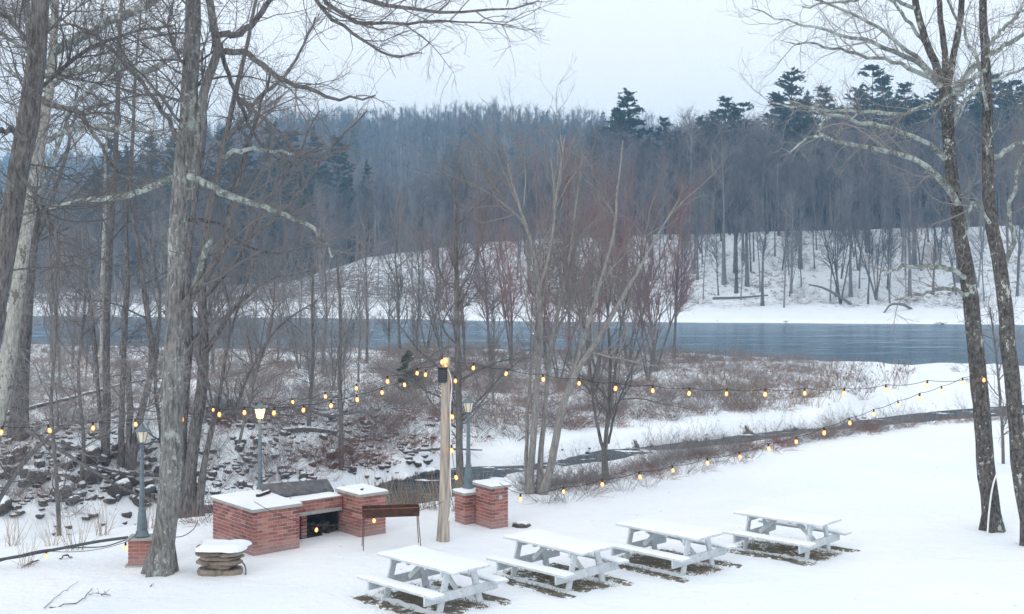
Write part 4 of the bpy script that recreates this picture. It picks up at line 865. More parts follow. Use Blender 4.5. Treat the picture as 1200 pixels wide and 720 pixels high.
for x_, y_, s, lab in ((630, 391, 3.2, 'low flat snow-covered rock in the river, left of the two'), (692, 388, 2.2, 'rounded snow-covered rock in the river, right of the two'), (438, 387, 2.6, 'snow-covered rock in the river far to the left')):
    p = gp(x_, y_, -2.5); o = link('river_rock', rocks[2].copy(), None, (p[0], p[1], -2.75), 1.0); o.scale = (s, s * .6, s * .45); tag(o, lab, 'rock'); o.data.materials.clear(); o.data.materials.append(M['snow']); o.data.shade_smooth()
# fallen logs and lying branches
def log(name, lab, pts, twigs=0, m='snow_log', sd=5, cat='log'):
    P3 = []
    for q in pts:
        p = hit(q[0], q[1], q[3])
        P3.append((*p, gz1(*p) + q[3], q[2]))
    P3 = np.array(P3); b = P3[0, :3].copy(); p, r = resample(P3[:, :3] - b, P3[:, 3], 14); g = np.random.default_rng(sd); p[1:-1] += g.normal(0, .01, (12, 3))
    pr = [tubes(p[None], r[None], 8)]
    if twigs: pr.append(tubes(*grow(p[None], r[None], twigs, .15, 1, (45, 12), (.3, 1.1) if cat != 'twig' else (.08, .22), .012, 5, 0 if cat != 'twig' else -.02, .3, .005, .4, rng=g), 4))
    o = link(name, mesh_from(name, *join(pr), M[m]), None, tuple(b)); tag(o, lab, cat)
log('fallen_log', 'long snow-topped fallen trunk lying through the brush at far left', [(-20, 492, .075, .6), (40, 478, .07, .7), (100, 462, .06, .8), (165, 446, .04, .9), (215, 442, .02, .9)], 14)
log('fallen_log', 'thin dark fallen trunk slanting over the boulders at left', [(30, 505, .06, 1.0), (90, 540, .05, .9), (150, 575, .04, .5), (190, 592, .03, .2)], 12, 'bark_dark')
log('fallen_log', 'snow-topped log lying on the rubbly bank behind the barbecue', [(330, 505, .1, .1), (360, 503, .09, .1), (395, 507, .06, .15)], 3)
log('fallen_branch', 'bare fallen branch reaching out over the creek beside the grey sapling', [(478, 532, .03, .3), (520, 533, .045, .3), (565, 536, .02, .3)], 5, 'bark_thin')
log('fallen_branch', 'leaning dead branch on the far side of the rocks by the dark twin stems', [(195, 560, .05, .1), (150, 556, .04, .5), (100, 545, .02, .9)], 10, 'bark_dark')
log('fallen_twig', 'long thin twig lying on the lawn snow in the lower left', [(58, 712, .009, .015), (85, 708, .008, .02), (105, 694, .006, .02), (108, 690, .005, .02)], 0, 'bark_dark', 6, 'twig')
log('fallen_twig', 'side-branched pale twig lying on the lawn snow in the lower left', [(52, 713, .006, .02), (70, 697, .005, .03), (92, 682, .003, .03)], 0, 'bark_thin', 7, 'twig')
log('fallen_twig', 'small feathery twig lying at the tip of the long thin twig', [(104, 696, .006, .02), (115, 697, .004, .03), (130, 699, .003, .03)], 9, 'bark_thin', 8, 'twig')
log('fallen_twig', 'short curved dark twig in the snow left of the brick lamp base, nearer the base', [(70, 655, .010, .02), (78, 652, .016, .05), (85, 654, .010, .02)], 0, 'bark_dark', 9, 'twig')
log('fallen_twig', 'short dark twig in the snow farther left of the brick lamp base', [(28, 664, .008, .02), (38, 659, .018, .04), (46, 658, .008, .02)], 3, 'bark_dark', 10, 'twig')
log('fallen_twig', 'tiny dark twig stuck upright in the snow below the grey forked tree', [(176, 689, .005, .0), (180, 684, .004, .05)], 0, 'bark_dark', 11, 'twig')
log('fallen_log', 'long bare drift log lying on the snow of the far shore', [(835, 350, .16, .2), (870, 349, .14, .3), (900, 347, .1, .4)], 2, 'bark_dark')
log('leaning_tree', 'fallen crooked tree arching over the far shore near the widest stem clump', [(998, 358, .22, .0), (980, 346, .18, 1.2), (962, 337, .14, 2.2), (948, 334, .1, 2.5)], 9, 'bark_thin', 12, 'tree')
log('leaning_tree', 'low arched dead tree on the far shore right of the forked tree', [(1068, 363, .2, 0), (1056, 357, .16, .8), (1045, 357, .14, .9), (1036, 367, .1, 0)], 6, 'bark_thin', 13, 'tree')
# young green pine on the plain
pm = pine_mesh('young_pine', 2.4, 77, .05, .38, 50, 2600, .16, top=.9, r=.04, nm=M['needles_near'])
p = gp(478, 492, -1.3); place('young_pine', pm, p[0], p[1], 'small bushy green pine in the brush left of the light pole', 'pine tree', None, .72)

# ---------------------------------------------------------------- snow layers
def snow_cap(name, parent, corners, z, h, seed=0, nx=26, ny=16, over=.015, edge=6, m=None, rag=.0):
    """rounded layer of snow on a quadrilateral top"""
    c = [np.array(q, float) for q in corners]; u = np.linspace(-1, 1, nx); v = np.linspace(-1, 1, ny); U, Vv = np.meshgrid(u, v)
    # crowd rows towards the rim
    U = np.sign(U) * (1 - (1 - np.abs(U)) ** 1.5); Vv = np.sign(Vv) * (1 - (1 - np.abs(Vv)) ** 1.5)
    a = (U + 1) / 2; b = (Vv + 1) / 2
    P = (1-a)[..., None]*(1-b)[..., None]*c[0] + a[..., None]*(1-b)[..., None]*c[1] + a[..., None]*b[..., None]*c[2] + (1-a)[..., None]*b[..., None]*c[3]
    ctr = sum(c) / 4; m_ = np.maximum(np.abs(U), np.abs(Vv))
    x = P[..., 0]; y = P[..., 1]; d = P - ctr; P = P + d / (np.linalg.norm(d, axis=2, keepdims=True) + 1e-6) * (over + rag * vnoise(x, y, .16, seed + 3))[..., None] * (m_ ** 8)[..., None]
    zz = z + h * (1 - m_ ** edge) ** .5 * (1 + .5 * vnoise(x, y, .35, seed)) + .25 * h * vnoise(x, y, .1, seed + 1) * (1 - m_ ** edge)
    Vt = np.stack([P[..., 0], P[..., 1], zz], -1).reshape(-1, 3); ids = np.arange(nx * ny).reshape(ny, nx)
    Q = np.stack([ids[:-1, :-1], ids[:-1, 1:], ids[1:, 1:], ids[1:, :-1]], -1).reshape(-1, 4)
    nv = len(Vt); Vb = Vt.copy(); Vb[:, 2] = z - .001
    rim = np.concatenate([ids[0, :], ids[1:, -1], ids[-1, -2::-1], ids[-2:0:-1, 0]]); r2 = np.roll(rim, -1)
    Q = np.concatenate([Q, Q[:, ::-1] + nv, np.stack([rim, rim + nv, r2 + nv, r2], 1)])
    return link(name, mesh_from(name, np.concatenate([Vt, Vb]), Q, m or M['snow']), parent)

# ---------------------------------------------------------------- brickwork
BL, BH, BD, MJ = .192, .054, .09, .013
bmk = bmesh.new(); add_box(bmk, (0, 0, 0), (1, BD, BH), None, .0035)
brick_me = bpy.data.meshes.new('brick'); bmk.to_mesh(brick_me); bmk.free(); brick_me.materials.append(M['brick'])
def brick_box(parent, o, w, d, h, faces='FLRB', z0=-.1, skip=None, stuff_faces=''):
    """ring-laid box of bricks; o = front-left corner (local), w along x, d along y. F front, L left, R right, B back"""
    course = BH + MJ; n = int(round((h) / course)); course = h / n; bh = (course - MJ) / BH
    hid = bmesh.new(); nh = 0
    zs = [k * course for k in range(int(math.floor(z0 / course)), n)]
    for z in zs:
        k = int(round(z / course)); odd = k % 2
        e = BD + MJ
        for fc in faces:
            if fc in 'FB': a, b = (0, w) if not odd else (e, w - e)
            else: a, b = (e, d - e) if not odd else (0, d)
            run = []
            t = a
            first = BL if not odd else BL * .5
            while t < b - .03:
                l = min(BL, b - t)
                if b - (t + l) - MJ < .05 and b - (t + l) > 0: l = b - t
                run.append((t, l)); t += l + MJ
            for t, l in run:
                prd = R.uniform(-.0025, .0025)
                if fc == 'F': loc, rz = (o[0] + t, o[1] + prd, z), 0
                elif fc == 'B': loc, rz = (o[0] + t + l, o[1] + d + prd, z), math.pi
                elif fc == 'L': loc, rz = (o[0] + prd, o[1] + t + l, z), -math.pi / 2
                else: loc, rz = (o[0] + w + prd, o[1] + t, z), math.pi / 2
                if skip and skip(fc, t, z): continue
                if fc in stuff_faces or z < -.02:
                    mt = Matrix.Translation(loc) @ Matrix.Rotation(rz, 4, 'Z') @ Matrix.Diagonal((l, 1, bh, 1)); add_box(hid, (0, 0, 0), (1, BD, BH), mt); nh += 1
                else:
                    b_ = link('brick', brick_me, parent, loc, rz); b_.scale = (l, 1, bh)
    if nh: q = bm_obj('hidden_brickwork', hid, M['brick'], parent); q['kind'] = 'stuff'
    else: hid.free()
    cm = bmesh.new(); add_box(cm, (o[0] + .008, o[1] + .008, z0), (o[0] + w - .008, o[1] + d - .008, h - .004)); bm_obj('mortar_core', cm, M['mortar'], parent)
def slab(name, parent, lo, hi, m='concrete', bev=.008):
    bm = bmesh.new(); add_box(bm, lo, hi, None, bev); return bm_obj(name, bm, M[m], parent)

# ---- the brick barbecue
A0 = gp(297, 651); rz = math.atan2(.64, .77)
bq = empty('brick_barbecue', (A0[0], A0[1], gz1(*A0)), 'long red brick barbecue with snowy slab tops and a dark fire opening', 'barbecue', rz=rz)
brick_box(bq, (0, 0, 0), .97, 1.62, .80, 'FLRB', stuff_faces='RB')
slab('counter_slab', bq, (-.045, -.045, .80), (1.015, 1.665, .86))
snow_cap('snow_cover', bq, [(-.035, -.035), (1.0, -.035), (1.0, 1.65), (-.035, 1.65)], .86, .055, 1)
# lower hearth between the two blocks, set back
cm = bmesh.new(); add_box(cm, (.975, .62, -.1), (2.30, .66, .0)); bm_obj('sill', cm, M['concrete'], bq)
for k in range(3):
    z = .535 + k * .067; x = .975 + (0 if k % 2 else -.10)
    while x < 2.295:
        a = max(x, .975); b = min(x + BL, 2.295)
        if b - a > .04:
            q = link('brick', brick_me, bq, (a, .62, z)); q.scale = (b - a, 1, 1)
        x += BL + MJ
cm = bmesh.new(); add_box(cm, (.975, .63, .53), (2.296, .72, .735)); bm_obj('mortar_core', cm, M['mortar'], bq)
slab('lintel', bq, (.976, .605, .46), (2.294, .75, .531))
for k in range(7):
    q = link('brick', brick_me, bq, (1.42, .70, k * .067 - .01)); q.scale = (.12, 1, 1)
slab('fire_back', bq, (.976, 1.25, -.1), (2.294, 1.32, .5), 'charred'); slab('hearth_slab', bq, (.976, .72, .46), (2.294, 1.32, .7), 'charred')
slab('firebox_floor', bq, (.976, .66, -.1), (2.294, 1.25, .01), 'charred')
hw = bmesh.new()
g = np.random.default_rng(4)
for k in range(19):
    bmesh.ops.create_cone(hw, cap_ends=True, segments=7, radius1=g.uniform(.025, .07), radius2=.045, depth=.42, matrix=Matrix.Translation((1.62 + .10 * (k % 7) + g.uniform(-.04, .04), 1.0 + g.uniform(-.09, .06), .05 + .08 * (k // 7) + g.uniform(-.02, .02))) @ Matrix.Rotation(math.pi / 2, 4, 'X'))
q = bm_obj('firewood', hw, M['firewood'], bq); q['kind'] = 'stuff'
slab('hearth_top', bq, (.976, .60, .738), (2.294, 1.30, .758)); snow_cap('snow_cover', bq, [(.99, .615), (2.285, .615), (2.285, 1.05), (.99, 1.05)], .758, .035, 2, rag=.03)
# raised back wall and the iron lid that lies along it
brick_box(bq, (.975, 1.33, 0), 1.32, .3, .80, 'F', stuff_faces='F'); slab('back_slab', bq, (1.02, 1.30, .803), (2.33, 1.70, .86)); snow_cap('snow_cover', bq, [(1.03, 1.45), (2.3, 1.45), (2.3, 1.68), (1.03, 1.68)], .86, .03, 3)
lid = board('iron_lid', (.80, 1.12, .94), (2.36, 1.16, .87), .34, .05, M['iron_lid'], bq, up=(0, -.75, 1))
board('lid_bar', (.84, .96, .86), (2.30, .98, .80), .04, .05, M['iron_lid'], bq)
for x in (1.25, 1.75, 2.1): slab('lid_foot', bq, (x, .96, .758), (x + .07, 1.03, .86), 'iron_lid')
board('split_wood', (.50, .78, .935), (.86, .95, .955), .07, .05, M['firewood'], bq); board('snow_on_stick', (.53, .80, .964), (.84, .945, .984), .05, .012, M['snow'], bq)
# right column
brick_box(bq, (2.32, 0, 0), .60, .80, .80, 'FLRB', stuff_faces='RB')
slab('firebox_side', bq, (2.297, .8, -.1), (2.36, 1.32, .74), 'charred'); slab('counter_slab', bq, (2.28, -.04, .80), (2.965, .86, .86)); snow_cap('snow_cover', bq, [(2.30, -.025), (2.95, -.025), (2.95, .85), (2.30, .85)], .86, .05, 4)
for (x, y, s) in ((2.42, .12, .035), (2.5, .2, .025), (1.15, .7, .03)):
    slab('ash_lump', bq, (x, y, .90 if x > 2 else .79), (x + s * 1.5, y + s, .90 + s if x > 2 else .82), 'charred', .006)

# ---- tall pillar, low pillar, lamp bases
def pillar(name, lab, xy, w, d, h, rz, cap=.05, cap_h=.055, snow=.04, seed=5, group=None):
    t = empty(name, (xy[0], xy[1], gz1(*xy)), lab, 'pillar', group, rz)
    brick_box(t, (0, 0, 0), w, d, h, 'FLRB', stuff_faces='RB')
    slab('cap_slab', t, (-cap, -cap, h), (w + cap, d + cap, h + cap_h))
    if snow: snow_cap('snow_cover', t, [(-cap * .8, -cap * .8), (w + cap * .8, -cap * .8), (w + cap * .8, d + cap * .8), (-cap * .8, d + cap * .8)], h + cap_h, snow, seed)
    return t
p = gp(576, 620.5); tp = pillar('brick_pillar', 'tall red brick pillar with a snowy cap and a small grey plate near its top', p, .40, .60, .81, rad(34))
slab('outlet_plate', tp, (.17, -.016, .58), (.255, -.0045, .66), 'steel_plate', .002); slab('outlet_cover', tp, (.19, -.026, .595), (.235, -.0165, .645), 'steel_plate', .002)
p = gp(545, 615.5); lp = pillar('brick_pillar', 'short brick pillar with snow on top beside the tall one, under the lamp', p, .40, .40, .60, rad(34), seed=6)
pl_l = gp(150, 663.5); ll = pillar('brick_pillar', 'low brick lamp base at left carrying the grey lamp post', pl_l, .40, .40, .46, rad(4), .04, .035, .0)
slab('foot_slab', ll, (-.05, -.05, -.1), (.45, .45, .03))
p3 = gp(290, 628); l3 = pillar('brick_pillar', 'brick lamp base hidden behind the brick barbecue', p3, .40, .40, .46, rad(20), seed=8)

# ---- lamp posts
def lathe(prof, seg, ridges=0, amp=.0):
    V = []; a = np.arange(seg) * 2 * np.pi / seg
    for r, z in prof:
        rr = r * (1 + amp * np.cos(a * ridges)) if ridges else r
        V.append(np.stack([rr * np.cos(a), rr * np.sin(a), np.full(seg, z)], 1))
    V = np.concatenate(V); ids = np.arange(len(prof) * seg).reshape(len(prof), seg)
    Q = np.stack([ids[:-1], np.roll(ids[:-1], -1, 1), np.roll(ids[1:], -1, 1), ids[1:]], -1).reshape(-1, 4); return V, Q
def warm(parent, loc, watts):
    l = bpy.data.lights.new('warm_glow', 'POINT'); l.energy = watts; l.color = (1, .55, .2); l.shadow_soft_size = .04
    o = bpy.data.objects.new('warm_glow', l); C.objects.link(o); o.parent = parent; o.location = loc
def lamp_post(lab, loc, H, lit, grp=None):
    t = empty('lamp_post', loc, lab, 'lamp post')
    sh = H - .34
    link('base', mesh_from('base', *lathe([(0, 0), (.13, 0), (.13, .025), (.115, .04), (.105, .10), (.085, .12), (.09, .15), (.072, .42), (.058, .46), (.066, .48), (.066, .50), (.048, .52)], 24, 12, .035), M['lamp_paint']), t)
    link('post', mesh_from('post', *lathe([(.047, .515), (.044, .7), (.052, .72), (.052, .74), (.042, .76), (.03, sh - .2), (.028, sh - .06), (.045, sh - .045), (.045, sh - .03), (.02, sh - .02), (.02, sh)], 20, 10, .05), M['lamp_paint']), t)
    link('lantern_cup', mesh_from('lantern_cup', *lathe([(0, sh - .002), (.04, sh), (.055, sh + .012), (.06, sh + .025), (0, sh + .026)], 12), M['lamp_paint']), t)
    z0, z1 = sh + .026, sh + .225; r0, r1 = .060, .108
    for k in range(6):
        a = k * math.pi / 3; b = a + math.pi / 3
        bar = board('lantern_bar', (r0 * math.cos(a), r0 * math.sin(a), z0), (r1 * math.cos(a), r1 * math.sin(a), z1), .011, .011, M['lamp_paint'], t, up=(math.cos(a), math.sin(a), .2), bev=.001)
        V = [(r * .965 * math.cos(q), r * .965 * math.sin(q), z) for r, z in ((r0, z0), (r1, z1)) for q in (a, b)]; V2 = [(x * .95, y * .95, z) for x, y, z in V]
        Q = [(0, 1, 3, 2), (4, 6, 7, 5), (0, 4, 5, 1), (2, 3, 7, 6), (0, 2, 6, 4), (1, 5, 7, 3)]
        link('pane', mesh_from('pane', V + V2, Q, M['pane_lit'] if lit else M['pane_faint'], False), t)
    if lit: warm(t, (0, -.2, z0 + .05), 5)
    rf = link('lantern_roof', mesh_from('lantern_roof', *lathe([(0, z1 - .004), (.128, z1 - .004), (.134, z1 + .006), (.112, z1 + .02), (.07, z1 + .06), (.035, z1 + .085), (.028, z1 + .10), (.034, z1 + .105), (.012, z1 + .12), (.016, z1 + .135), (0, z1 + .155)], 18), M['lamp_paint']), t)
    return t
b = ll.location; lamp_post('grey lantern post with pale glass on the low brick base at left', (pl_l[0] + .19, pl_l[1] + .2, b.z + .50), 2.0, False)
b = l3.location; lp3 = lamp_post('lit amber lantern post rising behind the brick barbecue', (px(303, 480, 25.2)[0], 25.35, b.z + .50), 2.12, True)
b = lp.location; lamp_post('grey unlit lantern post standing beside the tall brick pillar right of the pole', (px(549, 480, 26.6)[0], 26.5, b.z + .66), 1.92, False)

# ---- light pole
pp_ = gp(519, 635); pz = gz1(*pp_)
pole = empty('light_pole', (pp_[0], pp_[1], pz), 'weathered wooden pole strung with lights between the rusty grill and the pillars', 'pole')
zt = 3.5
K = 16; t = np.linspace(0, 1, K); P = np.stack([.075 * t + .012 * np.sin(t * 5), 0 * t, -.2 + (zt + .2) * t], 1)[None]
Rr = (np.interp(t, [0, .08, .2, 1], [.145, .12, .108, .078]))[None]
v, q = tubes(P, Rr, 16); an = np.tile(np.arange(16), K) * 2 * np.pi / 16; ctr = np.repeat(P.reshape(-1, 3), 16, 0)
v = ctr + (v - ctr) * (1 + .09 * np.clip(1 - v[:, 2] / .7, 0, 1) * np.sin(an * 5) + R.normal(0, .012, len(v)))[:, None]
cap = np.array([[15 * 16 + k for k in range(16)]]); link('pole_shaft', mesh_from('pole_shaft', v, q, M['pole']), pole)
bm = bmesh.new(); bmesh.ops.create_cone(bm, cap_ends=True, segments=16, radius1=.087, radius2=.08, depth=.03, matrix=Matrix.Translation((.064, 0, zt + .012))); bm_obj('pole_top', bm, M['pole'], pole)
bm = bmesh.new(); add_box(bm, (-.085, -.20, zt - .44), (.09, -.075, zt - .16), None, .02); add_box(bm, (-.10, -.215, zt - .17), (.105, -.07, zt - .145), None, .006); bm_obj('speaker_box', bm, M['black'], pole)
bm = bmesh.new()
for k in range(7): add_box(bm, (-.07, -.2045, zt - .42 + k * .034), (.075, -.2005, zt - .405 + k * .034))
bm_obj('speaker_grille', bm, M['cable_dark'], pole)
bm = bmesh.new(); add_box(bm, (-.012, -.09, zt - .32), (.012, -.04, zt - .26)); bm_obj('bracket', bm, M['steel_plate'], pole)
cb = np.array([(.05, -.11, zt - .12), (.13, -.11, zt - .25), (.17, -.10, zt - .45), (.15, -.11, zt - .9), (.155, -.12, 2.2), (.15, -.13, 1.6), (.15, -.14, 1.15), (.17, -.14, .9), (.155, -.14, .6), (.12, -.15, .42)])
p, r = resample(cb, np.full(10, .011), 40); link('cable', mesh_from('cable', *tubes(p[None], r[None], 6), M['white_cable']), pole)
p, r = resample(np.array([(.06, -.08, zt - .05), (.15, -.07, zt - .2), (.13, -.09, 2.0), (.14, -.1, 1.2)]), np.full(4, .006), 20); link('cable', mesh_from('cable', *tubes(p[None], r[None], 6), M['cable_dark']), pole)

# ---------------------------------------------------------------- strings of amber bulbs
cap_me = mesh_from('socket', *lathe([(0, 0), (.018, 0), (.022, -.02), (.026, -.055), (.024, -.075), (0, -.075)], 10), M['black'])
bulb_me = mesh_from('bulb', *lathe([(.018, -.072), (.030, -.10), (.040, -.135), (.038, -.165), (.024, -.187), (0, -.195)], 12), M['bulb'])
fil_me = mesh_from('filament', *lathe([(0, -.095), (.016, -.11), (.020, -.135), (.016, -.16), (0, -.17)], 6), M['filament'])
glow_me = mesh_from('bulb', *lathe([(0, -.072), (.018, -.072), (.033, -.10), (.043, -.135), (.040, -.165), (.024, -.187), (0, -.195)], 12), M['bulb'])
def light_string(lab, ends, bulbs, m='black', sc=1.0, sway=.015, sockets=True):
    """ends: cord control points (3D); bulbs: (px,py,Y) positions of each bulb, cord passes just above them"""
    t = empty('string_lights', tuple(ends[0]), lab, 'string lights')
    o = np.array(ends[0]); pts = [np.array(ends[0])] + [px(x, y, Yd) + np.array([0, 0, .14 * sc]) for x, y, Yd in bulbs] + ([np.array(ends[1])] if len(ends) > 1 else [])
    pts = np.array(pts) - o; d = np.r_[0, np.cumsum(np.linalg.norm(np.diff(pts, axis=0), axis=1))]
    u = np.unique(np.r_[np.linspace(0, d[-1], 6 * len(pts)), d]); mt = np.gradient(pts, d, axis=0)
    C3 = np.stack([np.interp(u, d, pts[:, k]) for k in range(3)], 1)
    seg = np.clip(np.searchsorted(d, u, 'right') - 1, 0, len(d) - 2); fr = (u - d[seg]) / (d[seg + 1] - d[seg]); C3[:, 2] -= .06 * 4 * fr * (1 - fr) * (d[seg + 1] - d[seg])
    link('cord', mesh_from('cord', *tubes(C3[None], np.full((1, len(C3)), .0055), 5), M[m]), t)
    for q in pts[1:1 + len(bulbs)]:
        s = link('socket', cap_me, t, tuple(q)); s.scale = (R.uniform(.70, .86),) * 3; s.rotation_euler = (R.normal(0, .12), R.normal(0, .12), 0)
        b = link('bulb', glow_me, s); link('filament', fil_me, s)
    return t
top = np.array([pp_[0] + .07, pp_[1], pz + zt - .02])
treeE = px(1141, 440, 25.6); 
light_string('string of amber bulbs spanning from the pole top to the flecked tree at right', [top + (.08, -.05, 0), px(1153, 440, 25.55)],
             [(555, 434, 24.65), (595, 441, 24.7), (636, 447, 24.8), (679, 452, 24.85), (722, 457, 24.9), (765, 460, 25), (808, 463, 25.05), (852, 464, 25.1), (897, 464, 25.2), (943, 463, 25.3), (990, 463, 25.35), (1038, 459, 25.45), (1087, 454, 25.5), (1153, 448, 25.55)])
light_string('string of bulbs sagging along the lawn edge from flecked tree to tall pillar', [px(1140, 440, 25.6), px(585, 566, 25.2)],
             [(1128, 451, 25.6), (1103, 461, 25.6), (1078, 469, 25.6), (1052, 478, 25.6), (1024, 488, 25.6), (995, 498, 25.6), (966, 509, 25.6), (933, 520, 25.55), (900, 528, 25.5), (866, 538, 25.5), (829, 545, 25.5), (788, 554, 25.4), (749, 561, 25.4), (706, 570, 25.3), (660, 579, 25.3), (610, 587, 25.2)])
light_string('upper string of amber bulbs from the pole to the dark twin-stemmed tree', [top + (-.08, -.03, -.05), px(236, 476, 31)],
             [(489, 440, 24.8), (454, 449, 25.3), (418, 458, 26), (381, 467, 27), (342, 474, 28), (300, 480, 29), (250, 483, 30.6)])
light_string('lower string of amber bulbs from the pole past the lamp to the far left edge', [top + (-.08, -.06, -.02), px(-30, 512, 22)],
             [(499, 442, 24.5), (473, 454, 24.4), (447, 463, 24.3), (418, 471, 24.2), (388, 478, 24.1), (356, 483, 24), (322, 486, 23.9), (286, 486, 23.8), (257, 488, 23.7), (213, 494, 23.4), (158, 500, 23.1), (109, 504, 22.8), (56, 507, 22.5), (3, 509, 22.2)])
light_string('short string of bulbs running down the wooden pole', [top + (.11, -.08, -.2), (pp_[0] + .15, pp_[1] - .12, pz + .7)], [(533, 449, 24.5), (529, 491, 24.45), (529, 530, 24.45), (533, 562, 24.4)])
light_string('low string of bulbs hanging in front of the barbecue opening and the rusty grill', [px(520, 588, 24.35), px(298, 588, 23.2)], [(438, 613, 23.6), (372, 624, 23.9)])
light_string('bulbs hanging low from the cable by the brick lamp base at left', [px(162, 624, 22.6), px(-30, 655, 22.2)], [(147, 645, 22.35), (54, 655, 22.2)])
top_b = empty('bulb_fixture', tuple(top), 'single lit bulb fixture glowing on top of the wooden pole', 'lamp')
for x, z in ((-.08, -.04),):
    s = link('socket', cap_me, top_b, (x, -.13, z + .12)); s.scale = (.8, .8, .8); b_ = link('bulb', glow_me, s); link('filament', fil_me, s)
warm(top_b, (-.03, -.22, .0), 2.2)
def cable(lab, pts, r, m):
    P = np.array(pts); o = P[0].copy(); p, rr = resample(P - o, np.full(len(P), r), 40); tag(link('cable', mesh_from('cable', *tubes(p[None], rr[None], 6), M[m]), None, tuple(o)), lab, 'cable')
cable('thick dark cable sagging along the lawn edge from the lamp base to the left edge', [px(150, 630, 22.9), px(120, 634, 22.9), px(60, 645, 22.8), (px(0, 656, 22.6)), px(-40, 662, 22.5)], .028, 'cable_dark')
cable('thinner loop of cable hanging below the thick one at left', [px(150, 632, 22.8), px(125, 640, 22.7), px(90, 642, 22.7), px(50, 645, 22.6), px(-20, 664, 22.3)], .011, 'cable_dark')
cable('thin cord looping from the grey forked tree to the barbecue corner', [px(200, 630, 22.4), px(212, 629, 22.6), px(225, 622, 23), px(232, 610, 23.6)], .008, 'cable_dark')

# ---- white pipe leaning on the right tree
P = np.array([px(1157, 621, 25.4), px(1160, 592, 25.42), px(1163, 572, 25.44), px(1167, 558, 25.45), px(1169, 554, 25.45)]); o_ = P[0].copy(); P[0, 2] -= .1
p, r = resample(P - o_, np.full(5, .018), 20); tag(link('white_pipe', mesh_from('white_pipe', *tubes(p[None], r[None], 8), M['white_cable']), None, tuple(o_)), 'bent white pipe leaning against the foot of the flecked tree at right', 'pipe')
# little mound of snow at its foot
# ---- stone stack
p = gp(258, 672); st = empty('stone_stack', (p[0], p[1], gz1(*p)), 'stack of flat field stones under a thick snow slab beside the barbecue', 'stone stack')
def flat_stone(x, y, z, a, b, h, rz, seed):
    g = np.random.default_rng(seed); bm = bmesh.new(); n = 14; an = np.linspace(0, 2 * np.pi, n, endpoint=False); rr = 1 + g.normal(0, .10, n)
    rings = []
    for zz, s in ((0, .80), (h * .25, .98), (h * .7, 1.0), (h, .88)):
        rings.append([bm.verts.new((x + a * s * rr[k] * math.cos(an[k]) * (1 + g.normal(0, .015)), y + b * s * rr[k] * math.sin(an[k]), z + zz + g.normal(0, h * .06))) for k in range(n)])
    for i in range(3):
        for k in range(n): bm.faces.new((rings[i][k], rings[i][(k + 1) % n], rings[i + 1][(k + 1) % n], rings[i + 1][k]))
    bm.faces.new(rings[3]); bm.faces.new(rings[0][::-1]); bmesh.ops.rotate(bm, verts=bm.verts, cent=(x, y, z), matrix=Matrix.Rotation(rz, 3, 'Z') @ Matrix.Rotation(g.normal(0, .05), 3, 'Y'))
    bm_obj('stone', bm, M['stone'], st)
for k, (x, y, z, a, b, h) in enumerate([(-.12, .0, -.03, .26, .26, .13), (.17, .05, -.03, .24, .24, .11), (.0, .1, .09, .30, .27, .10), (.10, -.02, .18, .29, .25, .075), (-.17, .02, .17, .22, .26, .09), (.0, .05, .255, .37, .30, .07), (.18, .0, .32, .24, .26, .07), (-.16, .02, .325, .27, .28, .09), (.02, .03, .41, .43, .33, .055)]):
    flat_stone(x, y, z, a, b, h, R.uniform(-.3, .3), 50 + k)
th = np.linspace(0, 2 * np.pi, 5)[:-1] + .6
snow_cap('snow_cover', st, [(-.36, -.30), (.40, -.34), (.46, .30), (-.40, .34)], .44, .105, 9, 26, 20, .02, 5, rag=.10)
p0 = (.42, -.1, .15)
P, r = resample(np.array([(.38, -.05, .22), (.44, -.1, .17), (.47, -.12, .05), (.45, -.1, -.02)]), np.full(4, .014), 10); link('twig', mesh_from('twig', *tubes(P[None], r[None], 5), M['bark_dark']), st)

# ---- rusty trough grill on thin legs
p = (gp(424, 643) + gp(488, 638)) / 2; Yg = 24.1
gr = empty('trough_grill', (px(458, 640, Yg)[0], Yg, 0), 'rusty open trough grill on thin splayed legs before the right brick column', 'grill', rz=rad(10))
def plate(name, pts, th_, m): 
    bm = bmesh.new(); vs = [bm.verts.new(q) for q in pts]; f = bm.faces.new(vs); r_ = bmesh.ops.solidify(bm, geom=[f], thickness=th_); return bm_obj(name, bm, m, gr)
L2, zt_, zb_ = .53, .775, .60
plate('front_panel', [(-L2, -.16, zt_), (L2, -.16, zt_), (L2, -.10, zb_), (-L2, -.10, zb_)], .006, M['rust']); plate('back_panel', [(-L2, .16, zt_), (-L2, .10, zb_), (L2, .10, zb_), (L2, .16, zt_)], .006, M['rust'])
plate('bottom_panel', [(-L2, -.10, zb_), (L2, -.10, zb_), (L2, .10, zb_), (-L2, .10, zb_)], .006, M['rust'])
for s in (-1, 1): plate('end_panel', [(s * L2, -.16, zt_), (s * L2, .16, zt_), (s * L2, .10, zb_), (s * L2, -.10, zb_)], .006, M['rust'])
board('rim', (-L2, -.165, zt_), (L2, -.165, zt_), .02, .02, M['rust'], gr); board('rim', (-L2, .165, zt_), (L2, .165, zt_), .02, .02, M['rust'], gr)
for sx in (-1, 1):
    for sy in (-1, 1):
        a = np.array([(sx * (L2 - .03), sy * .13, .66), (sx * (L2 - .0 + .02 * (sx > 0)), sy * .22, -.05)]); P, r = resample(a, np.array([.010, .009]), 3); link('leg', mesh_from('leg', *tubes(P[None], r[None], 6), M['rust']), gr)
bm = bmesh.new(); add_box(bm, (-L2 + .01, -.095, zb_ + .01), (L2 - .01, .095, zb_ + .04)); bm_obj('ash', bm, M['charred'], gr)

